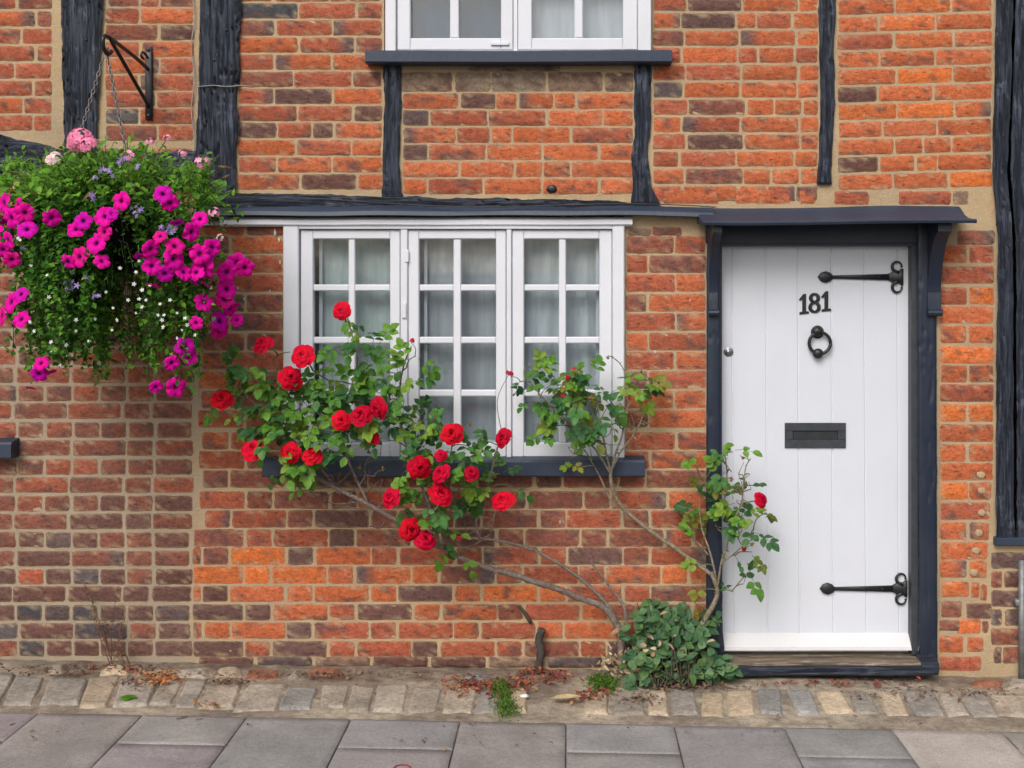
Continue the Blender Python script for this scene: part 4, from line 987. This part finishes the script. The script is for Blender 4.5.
# --- thin dry weed by the old wall
weed = thing('dry_weed', 'sparse dry reddish weed stalks growing from the wall foot at far left', 'weed', G(122, 668))
mb = MB(); lf = MB()
for k in range(11):
    b = G(122 + R.uniform(-14, 8), 668) + Vector((0, .02, 0)); top = W(R.choice([118, 124, 130, 100, 92, 84, 110, 163]) + R.uniform(-8, 8), R.uniform(582, 640), -.03)
    P = smoothline([b, b.lerp(top, .5) + Vector((R.uniform(-.03, .03), -.01, 0)), top], 4); tube(mb, P, [.0020 - .00017 * i for i in range(len(P))], R.choice([(.16, .06, .04), (.12, .08, .05), (.20, .12, .07)]), 4)
    for p in P[3:]:
        for q in range(2):
            if R.random() < .5: leaf(lf, p, rv(), Vector((0, -1, .4)), R.uniform(.008, .018), .006, R.choice([(.16, .05, .04), (.10, .12, .04), (.22, .14, .08), (.12, .05, .04)]))
        if R.random() < .3: tube(mb, [p, p + Vector((R.uniform(-.05, .05), -.01, R.uniform(-.01, .04)))], [.0014, .0006], (.15, .07, .05), 3)
mb.build('stalk', M['bark'], weed); lf.build('foliage', M['litter'], weed)

# --- moss, fallen leaves, scraps
def moss(name, spots, label, n=900):
    mb = MB(); p0 = G(spots[0][0], spots[0][1])
    for k in range(n):
        x, y, rx, ry = R.choice(spots); px, py = x + R.gauss(0, .5) * rx, y + R.gauss(0, .5) * ry; p = G(px, py)
        h = .03 * math.exp(-((px - x) / rx) ** 2 - ((py - y) / ry) ** 2); p.z += h * R.random()
        leaf(mb, p, rv() + Vector((0, -.2, .8)), rv(), R.uniform(.008, .018), R.uniform(.004, .008), R.choice([(.10, .20, .03), (.13, .25, .035), (.08, .16, .03), (.16, .27, .05)]))
    o = mb.build(name, M['small'], None, True, p0); return o
tag(moss('moss_clump', [(504, 699, 12, 12), (507, 711, 11, 7), (500, 690, 9, 7)], 0), 'bright green moss clump spreading onto the paving slab edge', 'moss', 'moss clumps in the cobbles')
tag(moss('moss_clump', [(600, 684, 14, 7), (608, 686, 12, 7)], 0, 900), 'deep green mossy tuft tucked against the left side of the leafy shrub', 'moss', 'moss clumps in the cobbles')
mb = MB()
LIT = {'r': [(.28, .06, .04), (.20, .045, .04), (.32, .09, .05), (.14, .05, .035), (.36, .18, .08)], 'o': [(.42, .17, .06), (.34, .12, .05), (.48, .24, .10), (.24, .10, .05)], 'b': [(.16, .10, .07), (.24, .16, .10), (.12, .07, .05)], 'p': [(.30, .02, .06), (.36, .03, .08)]}
for (x, y, rx, ry, n, k) in ((160, 677, 24, 8, 170, 'o'), (135, 682, 18, 6, 60, 'b'), (470, 684, 26, 9, 230, 'r'), (520, 682, 22, 9, 150, 'r'), (497, 690, 9, 8, 22, 'p'), (555, 676, 22, 5, 90, 'r'), (590, 694, 18, 7, 80, 'r'), (232, 680, 22, 4, 70, 'b'), (330, 673, 120, 3, 130, 'b'), (690, 686, 60, 5, 120, 'b'), (830, 682, 90, 3, 90, 'r'), (110, 664, 60, 4, 90, 'b'), (45, 670, 50, 6, 60, 'b'), (980, 690, 50, 8, 60, 'b'), (640, 698, 20, 6, 60, 'b'), (210, 704, 15, 4, 25, 'o'), (900, 692, 60, 6, 60, 'b'),
                         (540, 660, 30, 10, 50, 'r'), (500, 730, 420, 18, 40, 'b'), (110, 668, 30, 5, 50, 'r')):
    for q in range(n):
        px, py = x + R.gauss(0, .5) * rx, max(y + R.gauss(0, .5) * ry, 664 + (x / 1024) * 12); p = G(px, py, .006 + .012 * R.random())
        L = R.uniform(.010, .024); leaf(mb, p, Vector((R.gauss(0, 1), R.gauss(0, 1), R.uniform(-.1, .3))), Vector((0, 0, 1)) + rv() * .5, L, L * .6, R.choice(LIT[k]), .4, .5)
o = mb.build('fallen_leaves', M['litter'], None); o['kind'] = 'stuff'; o['label'] = 'red and brown fallen leaves and petals scattered along the wall foot'; o['category'] = 'leaf litter'
mb = MB(); p = G(566, 698, .014); leaf(mb, p + Vector((-.06, 0, 0)), Vector((1, -.15, 0)), Vector((0, 0, 1)), .12, .055, (.50, .38, .20), .25, -.1)
tag(mb.build('dry_leaf', M['litter'], None, True, p), 'large pale tan dry leaf lying on the cobbles left of the shrub', 'leaf')
mb = MB(); p = G(524, 696, .01); ball(mb, p, .014, (.75, .75, .73), (1.2, .8, .5), 8, 6, .7)
tag(mb.build('paper_scrap', M['litter'], None, True, p), 'tiny crumpled white paper scrap beside the moss on the cobbles', 'scrap')
mb = MB(); p = G(128, 697, .012); 
for k in range(4): leaf(mb, p, Vector((math.cos(k * 1.57), math.sin(k * 1.57), .1)), Vector((0, 0, 1)), .034, .034, (.10, .30, .02), .1, .2)
tag(mb.build('green_weed', M['small'], None, True, p), 'single bright green weed rosette among the left cobbles', 'weed')
mb = MB(); p = G(402, 768, .003); tube(mb, [p + Vector((math.cos(2 * math.pi * k / 20) * .026, math.sin(2 * math.pi * k / 20) * .026, 0)) for k in range(21)], .0025, (.30, .05, .05), 5)
tag(mb.build('rubber_band', M['litter'], None, True, p), 'red rubber band lying on the paving slab at the bottom edge', 'rubber band')

# ------------------------------------------------------------------ bracket, hanging basket and its plants
BX = W(148, 80).x; HK = W(106, 44, -.43)
br = thing('plant_bracket', 'black iron scroll bracket on the bricks above the hanging basket', 'bracket', W(148, 84))
mb = MB(); boxp(mb, 145, 151.5, 47, 119.5, -.018, .0, .002)
for y in (49.5, 115.5): ball(mb, W(148.3, y, -.02), .008, sq=(1, .5, 1))
mb.build('back_plate', M['iron'], br)
mb = MB(); arm = smoothline([W(148, 69, -.015), W(136, 58, -.14), W(122, 47, -.28), W(110, 38, -.42), W(105, 36, -.46), W(103, 40, -.475), W(104, 49, -.465), W(108, 54, -.44), W(112, 51, -.425)], 5)
tube(mb, arm, .0075, sides=8); tube(mb, smoothline([W(148, 58, -.016), W(143, 52, -.05), W(141, 56, -.06), W(144, 59, -.045)], 4), .005, sides=6); mb.build('arm', M['iron'], br)
mb = MB(); tube(mb, [W(148.5, 107, -.016), W(147, 103, -.03), W(113, 44, -.40), W(110.5, 39, -.42)], .0075, sides=8); mb.build('brace', M['iron'], br)

BC = W(112, 222, -.42)          # middle of the basket rim
bas = thing('hanging_basket', 'dark hanging basket on chains from the iron bracket, buried in flowers', 'hanging basket', BC)
mb = MB(); vs = []; fs = []; n = 32; rg = 10; rad = .20
for i in range(rg + 1):
    th = math.pi / 2 * i / rg
    for k in range(n):
        a = 2 * math.pi * k / n; r = rad * math.cos(th) * (1 + .03 * nz(math.cos(a) * 3, math.sin(a) * 3, i * .4)); vs.append(BC + Vector((r * math.cos(a), r * math.sin(a), -rad * .95 * math.sin(th))))
for i in range(rg):
    for k in range(n): j = (k + 1) % n; fs.append((i * n + k, (i + 1) * n + k, (i + 1) * n + j, i * n + j))
mb.add(vs, fs, (.012, .012, .012)); vs2 = [BC + Vector((rad * math.cos(2 * math.pi * k / n), rad * math.sin(2 * math.pi * k / n), -.015)) for k in range(n)]; mb.add(vs2, [tuple(range(n))], (.03, .022, .016))
mb.build('bowl', M['liner'], bas)
def chain(a, b):
    mb = MB(); L = (b - a).length; n = int(L / .017); d = (b - a).normalized(); u = d.cross(Vector((0, 1, .3))).normalized(); w = d.cross(u)
    for k in range(n):
        c = a.lerp(b, (k + .5) / n); s = u if k % 2 else w
        tube(mb, [c + d * .011 * math.cos(t) + s * .0058 * math.sin(t) for t in [2 * math.pi * q / 8 for q in range(9)]], .0018, (1, 1, 1), 4, cap=False)
    return mb.build('chain', M['chain'], bas)
for a in (math.radians(205), math.radians(-42), math.radians(80)): chain(HK + Vector((0, 0, -.02)), BC + Vector((rad * math.cos(a), rad * math.sin(a), 0)))
mb = MB(); tube(mb, smoothline([W(108, 47, -.45), W(107.5, 56, -.43), W(108, 62, -.43)], 3), .003); mb.build('hook', M['chain'], bas)

def inside_gap(p):   # the dark hollow between the trailing stems, front centre
    q = (p - W(128, 262, -.60)); return (q.x / (.062 + .02 * nz(p.z * 9, 3, 1))) ** 2 + ((q.z + .03) / .19) ** 2 < 1 and p.y < -.30
BG = [(.050, .155, .020), (.068, .190, .024), (.040, .125, .020), (.095, .240, .030), (.055, .165, .032)]  # deep greens, darkened to put the shade low on the basket into colour
TG = [(.13, .33, .030), (.17, .38, .036), (.10, .26, .030), (.22, .43, .050), (.14, .31, .05)]
pet = thing('petunia', 'trailing petunia with magenta trumpet flowers spilling from the hanging basket', 'petunia', BC + Vector((0, 0, -.01)))
bac = thing('bacopa', 'trailing bacopa with tiny white flowers hanging below the basket', 'bacopa', BC + Vector((.02, 0, -.01)))
lob = thing('lobelia', 'small violet-blue lobelia mixed into the hanging basket', 'lobelia', BC + Vector((-.02, 0, -.01)))
ger = thing('ivy_geranium', 'ivy geranium with pale pink flower heads on top of the basket', 'geranium', BC + Vector((0, .02, -.01)))
# bacopa: hanging strands
st = MB(); lf = MB(); tipsB = []
for k in range(185):
    a = R.uniform(0, 2 * math.pi)
    if math.sin(a) > .55 and R.random() < .5: a = -a
    out = R.uniform(.17, .36) if k < 120 else R.uniform(.08, .22); L = (R.uniform(.18, .50) if k < 120 else R.uniform(.32, .50)) * (1.15 if R.random() < .3 else 1)
    d = Vector((math.cos(a) * 1.15, math.sin(a) * .95, 0)); s0 = BC + d * .13 + Vector((0, 0, .03)); 
    if abs(d.x) > .5: out *= R.uniform(.7, 1)
    if BC.x + d.x * out < W(32, 0, -.45).x: L *= .55
    p1 = BC + d * (out * .75) + Vector((0, 0, .02 + R.uniform(-.03, .04))); p2 = BC + d * out + Vector((R.uniform(-.03, .03), 0, -.4 * L)); p3 = p2 + Vector((R.uniform(-.05, .05), R.uniform(-.02, .02), -.6 * L))
    P = smoothline([s0, p1, p2, p3], 9); P = [Vector((p.x, min(p.y, -.02), p.z)) for p in P]
    if inside_gap(p2) and R.random() < .97: continue
    tube(st, P, [.0016] * len(P), (.06, .10, .03), 3, cap=False)
    for i, p in enumerate(P[5:]):
        if inside_gap(p) and R.random() < .95: continue
        for q in range(int(R.randint(6, 10) * (1.15 - .75 * (i / (len(P) - 5)) ** 1.5))):
            pp = p + rv() * .016; c = R.choice(BG if R.random() < .75 else TG); s = R.uniform(.016, .030)
            simple_leaf(lf, pp, rv() + Vector((d.x * .5, d.y * .5 - .2, -.1)), Vector((0, -.5, .9)) + rv() * .6, s, s * .78, c)
        if R.random() < .10 and p.z < BC.z - .05: tipsB.append(p)
for (x, y) in ((44, 362), (52, 352), (60, 372), (66, 352), (84, 352), (98, 378), (108, 360), (118, 345), (150, 374), (158, 352), (170, 345), (186, 366), (196, 386), (192, 350), (36, 345), (140, 352), (76, 340), (128, 368), (205, 330), (178, 335)):
    for q in range(2):
        tip = W(x + R.uniform(-5, 5), y + R.uniform(-10, 4), -.42 + R.uniform(-.22, .12)); o = tip - BC
        P = smoothline([BC + Vector((o.x * .35, o.y * .4 - .02, .03)), BC + Vector((o.x * .8, o.y * .8 - .05, .03)), BC + Vector((o.x * .97, o.y, o.z * .45)), tip], 9); tube(st, P, [.0016] * len(P), (.06, .10, .03), 3, cap=False)
        for i, p in enumerate(P[8:]):
            if inside_gap(p): continue
            for z in range(R.randint(3, 7)): simple_leaf(lf, p + rv() * .014, rv() + Vector((0, -.3, -.1)), Vector((0, -.5, .9)) + rv() * .6, R.uniform(.014, .028), R.uniform(.011, .02), R.choice(BG + TG))
st.build('stem', M['bark'], bac); lf.build('foliage', M['small'], bac)
WST = protos([star_mesh(2, (.80, .80, .80), (.45, .40, .08)), star_mesh(5, (.78, .78, .80), (.40, .40, .10))], 'bacopa_flower', M['petal'])
VST = protos([star_mesh(7, (.26, .18, .46), (.55, .52, .65), 5, .45), star_mesh(9, (.34, .26, .52), (.6, .55, .7), 5, .45)], 'lobelia_flower', M['petal'])
WPX = [(28, 299), (49, 297), (106, 292), (113, 308), (95, 319), (76, 320), (76, 331), (48, 325), (34, 331), (51, 342), (66, 355), (89, 341), (134, 284), (139, 261), (136, 272), (139, 299), (142, 307), (146, 300), (136, 313), (160, 304), (164, 315), (162, 320), (177, 313), (185, 318), (163, 327), (177, 338), (187, 325), (211, 288), (117, 320), (31, 265), (47, 275), (20, 240), (60, 365), (52, 352), (112, 330), (128, 300), (182, 330), (150, 285), (195, 335), (142, 290), (18, 238), (30, 322), (66, 345), (170, 300), (120, 268), (158, 315)]
def surf(px, py, out=0.0):
    """a point on the outside of the mass of leaves at this place, towards the pavement"""
    u = (px - 112) / 118; v = (py - 225) / (150 if py > 225 else 80); e = max(0, 1 - u * u * .9 - v * v * .55)
    return W(px, py, -.42 - .34 * math.sqrt(e) + R.uniform(-.01, .01) - out)
for i, (x, y) in enumerate(WPX): put('flower', WST[i % 2], bac, surf(x, y, .03 + .05 * sst(90, 30, x)), Vector((R.uniform(-.6, .6), -1, R.uniform(-.3, .7))), R.uniform(.0055, .0092))
# upright mass on top: geranium leaves (light green, lobed) and petunia leaves
gl = MB(); gs = MB(); pl = MB(); ps = MB()
for k in range(3600):
    th = R.uniform(0, 2 * math.pi); u = R.random() ** .4; el = R.uniform(-.35, 1) ; ce = math.sqrt(max(0, 1 - el * el))
    d = Vector((math.cos(th) * ce * .45, math.sin(th) * ce * .34, el * .20)); p = BC + Vector((-.03, 0, .055)) + d * u * (1.0 + .42 * nz(d.x * 7, d.y * 7, d.z * 9))
    if p.y > -.03 or inside_gap(p): continue
    if el < 0 and R.random() < .4: continue
    c = R.choice(TG if (el > .1 or R.random() < .3) else BG); s = R.uniform(.016, .036)  # paler leaves above, darker below: daylight and shade painted into leaf colour
    if R.random() < .45: leaf(gl, p, d * 2.2 + rv() * .8 + Vector((0, -.1, .3)), Vector((0, -.4, 1)) + rv() * .5, s * 1.15, s * R.uniform(.5, .95), c, .2, .3)
    else: leaf(pl, p, d * 2.2 + rv() * .9 + Vector((0, -.2, .1)), Vector((0, -.5, 1)) + rv() * .5, s * 1.1, s * .6, c, .2, .35)
for k in range(120):      # ragged upright shoots
    a = R.uniform(0, 6.28); q = R.random() ** .6; b = BC + Vector((.40 * math.cos(a) * q, .28 * math.sin(a) * q, .12)); h = R.uniform(.08, .20) * (1.1 - .5 * q)
    p = b + Vector((R.gauss(0, .05), R.gauss(0, .04), h)); tube(gs, [b, b.lerp(p, .5) + rv() * .01, p], [.002, .0015, .001], (.12, .18, .05), 4)
    for z in range(9):
        c = b.lerp(p, R.uniform(.15, 1)); leaf(gl, c, rv() + Vector((0, -.3, .5)), Vector((0, -.5, .8)) + rv() * .5, R.uniform(.016, .034), R.uniform(.007, .018), R.choice(TG), .2, .35)
for k in range(70):
    a = R.uniform(0, 6.28); p = BC + Vector((.42 * math.cos(a) * R.random(), .3 * math.sin(a) * R.random(), R.uniform(.10, .25))); b = BC + (p - BC) * .25
    tube(gs, [b, b.lerp(p, .6) + Vector((0, 0, .03)), p], [.002, .0016, .001], (.10, .15, .04), 4)
for k in range(26):   # petunia runners reaching out and down
    x, y = R.choice([(225, 295), (235, 268), (222, 325), (205, 300), (187, 352), (176, 380), (20, 300), (10, 315), (40, 366), (5, 255), (215, 255), (172, 362)]); p = surf(x, y)
    P = smoothline([BC + Vector(((p.x - BC.x) * .3, -.08, .03)), BC.lerp(p, .7) + Vector((0, 0, .06)), p], 6); tube(ps, P, .0018, (.09, .14, .04), 4)
    for q in P[5:]:
        for z in range(2): leaf(pl, q + rv() * .01, rv() + Vector((0, -.4, 0)), Vector((0, -.6, .8)) + rv() * .4, R.uniform(.018, .032), R.uniform(.011, .018), R.choice(TG + BG), .2, .3)
for k in range(60):
    th = R.uniform(0, 6.28); p = BC + Vector((.40 * math.cos(th), .3 * math.sin(th), R.uniform(-.05, .24))); leaf(gl, p, rv() + Vector((math.cos(th), math.sin(th), .2)), rv(), R.uniform(.02, .05), .010, R.choice([(.30, .22, .08), (.34, .30, .10), (.24, .14, .07)]), .4, .6)
gl.build('foliage', M['small'], ger); pl.build('foliage', M['small'], pet); ps.build('stem', M['bark'], pet)
PETN = protos([petunia_mesh(1, (.74, .003, .34), (.10, .0, .09)), petunia_mesh(4, (.74, .004, .31), (.12, .0, .08)), petunia_mesh(8, (.60, .003, .38), (.08, .0, .09)), petunia_mesh(13, (.66, .006, .24), (.12, .0, .07))], 'petunia_flower', M['petal'])
PPX = [(11, 218), (25, 213), (27, 229), (52, 218), (4, 203), (121, 201), (105, 216), (104, 232), (96, 243), (76, 229), (83, 221), (79, 257), (68, 262), (102, 261), (163, 194), (170, 203), (192, 232), (151, 249), (152, 266), (175, 246), (174, 259), (196, 272), (165, 274), (160, 236), (212, 248), (200, 254), (206, 256), (227, 272), (237, 263), (245, 268), (227, 289), (225, 299), (230, 308), (204, 302), (220, 321), (220, 331), (237, 320), (196, 323), (185, 347), (189, 356), (172, 363), (176, 387), (3, 250), (12, 260), (-6, 232), (11, 302), (21, 294), (2, 316), (21, 319), (41, 363), (39, 374), (200, 219), (8, 240), (-10, 210), (156, 387), (18, 206), (203, 268), (184, 272), (112, 214)]
SMALL = {(200, 219): 9, (156, 387): 8, (237, 320): 8, (165, 274): 10, (102, 261): 9, (68, 262): 9, (83, 221): 10, (112, 214): 7, (196, 323): 8, (41, 363): 9, (39, 374): 10, (172, 363): 9, (21, 294): 9, (160, 236): 8}
for i in range(14):      # spent trumpets hanging limp
    x, y = R.choice(PPX); p = surf(max(4, x) + R.uniform(-14, 14), y + R.uniform(4, 20), .015); put('flower', PETN[2 + i % 2], pet, p, Vector((R.uniform(-.7, .7), -.25, -1)), R.uniform(5, 7.5) / 273)
for i, (x, y) in enumerate(PPX):
    p = surf(x, y, .030 + .07 * sst(70, 10, x)); o = p - BC; ax = Vector((o.x * 1.5 + R.uniform(-.6, .6), -.9, R.uniform(-.45, .6)))
    put('flower', PETN[i % 4 if i % 3 else 0], pet, p, ax, SMALL.get((x, y), R.uniform(9.6, 12.4)) / 273 * .88)
for i in range(60):
    x, y = R.choice([(135, 210), (140, 213), (88, 275), (73, 270), (75, 282), (58, 266), (97, 297), (170, 230), (172, 228), (18, 246), (20, 172), (25, 174), (92, 176), (108, 173), (150, 168), (120, 160), (165, 228), (95, 198), (135, 166), (105, 168), (68, 285)])
    put('flower', VST[i % 2], lob, surf(x + R.uniform(-5, 5), y + R.uniform(-4, 4), .018), Vector((R.uniform(-.8, .8), -1, R.uniform(-.4, .9))), R.uniform(.008, .014))
ls = MB(); lb2 = MB()
for i in range(40):
    x, y = R.uniform(20, 190), R.uniform(165, 290); p = surf(x, y); tube(ls, [BC.lerp(p, .5), BC.lerp(p, .8) + Vector((0, 0, .03)), p], [.0015, .0012, .0008], (.07, .12, .04), 3)
    for q in range(4): simple_leaf(lb2, BC.lerp(p, R.uniform(.75, 1)) + rv() * .012, rv(), rv(), .018, .008, R.choice(BG))
ls.build('stem', M['bark'], lob); lb2.build('foliage', M['small'], lob)
def head(seed, col, n):
    mb = MB()
    for k in range(n):
        d = rv(); d.z = abs(d.z) * .9 + .1; c = d * .72
        for q in range(5):
            a = q * 1.257; t = d.cross(Vector((.3, .5, .8))).normalized(); w = d.cross(t)
            leaf(mb, c, t * math.cos(a) + w * math.sin(a) + d * .2, d, .36, .25, tuple(x * R.uniform(.85, 1.1) for x in col), .1, .15)
    return mb
HEADS = protos([head(1, (.92, .30, .48), 24), head(2, (.92, .40, .60), 14), head(3, (.88, .66, .64), 14)], 'geranium_head', M['petal'])
for x, y, s, k in ((82, 141, 15, 0), (90, 146, 11, 0), (76, 146, 9, 0), (55, 161, 11, 2), (130, 157, 8, 1), (168, 139, 5, 1), (184, 154, 6, 1), (203, 163, 9, 1), (215, 213, 7, 1), (151, 142, 5, 1), (221, 238, 5, 2)):
    p = surf(x, y) + Vector((0, -.01, 0)); tube(gs, [BC.lerp(p, .6), p], [.002, .0014], (.10, .14, .05), 4)
    put('flower_head', HEADS[k], ger, p, Vector((R.uniform(-.3, .3), -.8, .6)), s / 273)
gs.build('stem', M['bark'], ger)

# ------------------------------------------------------------------ camera, light, sky
sc = bpy.context.scene
cam = bpy.data.cameras.new('camera'); co = bpy.data.objects.new('camera', cam); C.objects.link(co)
co.location = CAM; co.rotation_euler = (math.radians(90), 0, 0)
cam.sensor_fit = 'HORIZONTAL'; cam.sensor_width = 36; cam.lens = F / 1024 * 36; cam.shift_x = (512 - VX) / 1024; cam.shift_y = (VY - 384) / 1024
cam.clip_end = 1500; cam.clip_start = .05; sc.camera = co
w = bpy.data.worlds.new('World'); sc.world = w; w.use_nodes = True; nt = w.node_tree; nt.nodes.clear()
EL, AZ = math.radians(42), math.radians(200)
sky = nt.nodes.new('ShaderNodeTexSky'); sky.sky_type = 'NISHITA'; sky.sun_disc = False; sky.sun_elevation = EL; sky.sun_rotation = AZ
sky.air_density = 1.2; sky.dust_density = 5.0; sky.ozone_density = 1.0
hs = nt.nodes.new('ShaderNodeHueSaturation'); hs.inputs['Saturation'].default_value = .55
bg = nt.nodes.new('ShaderNodeBackground'); bg.inputs[1].default_value = .12; wo = nt.nodes.new('ShaderNodeOutputWorld')
nt.links.new(sky.outputs[0], hs.inputs['Color']); nt.links.new(hs.outputs[0], bg.inputs[0]); nt.links.new(bg.outputs[0], wo.inputs[0])
sl = bpy.data.lights.new('sun', 'SUN'); sl.energy = 1.2; sl.angle = math.radians(30); sl.color = (1, .97, .93)
so = bpy.data.objects.new('sun', sl); C.objects.link(so)
dirn = Vector((math.sin(AZ) * math.cos(EL), math.cos(AZ) * math.cos(EL), math.sin(EL)))
so.rotation_euler = dirn.to_track_quat('Z', 'Y').to_euler(); so.location = dirn * 20
sc.view_settings.view_transform = 'Standard'; sc.view_settings.look = 'None'; sc.view_settings.gamma = 1; sc.view_settings.exposure = 0.24
sc.render.resolution_x = 1024; sc.render.resolution_y = 768
try:
    sc.cycles.max_bounces = 8; sc.cycles.transparent_max_bounces = 12
except Exception: pass
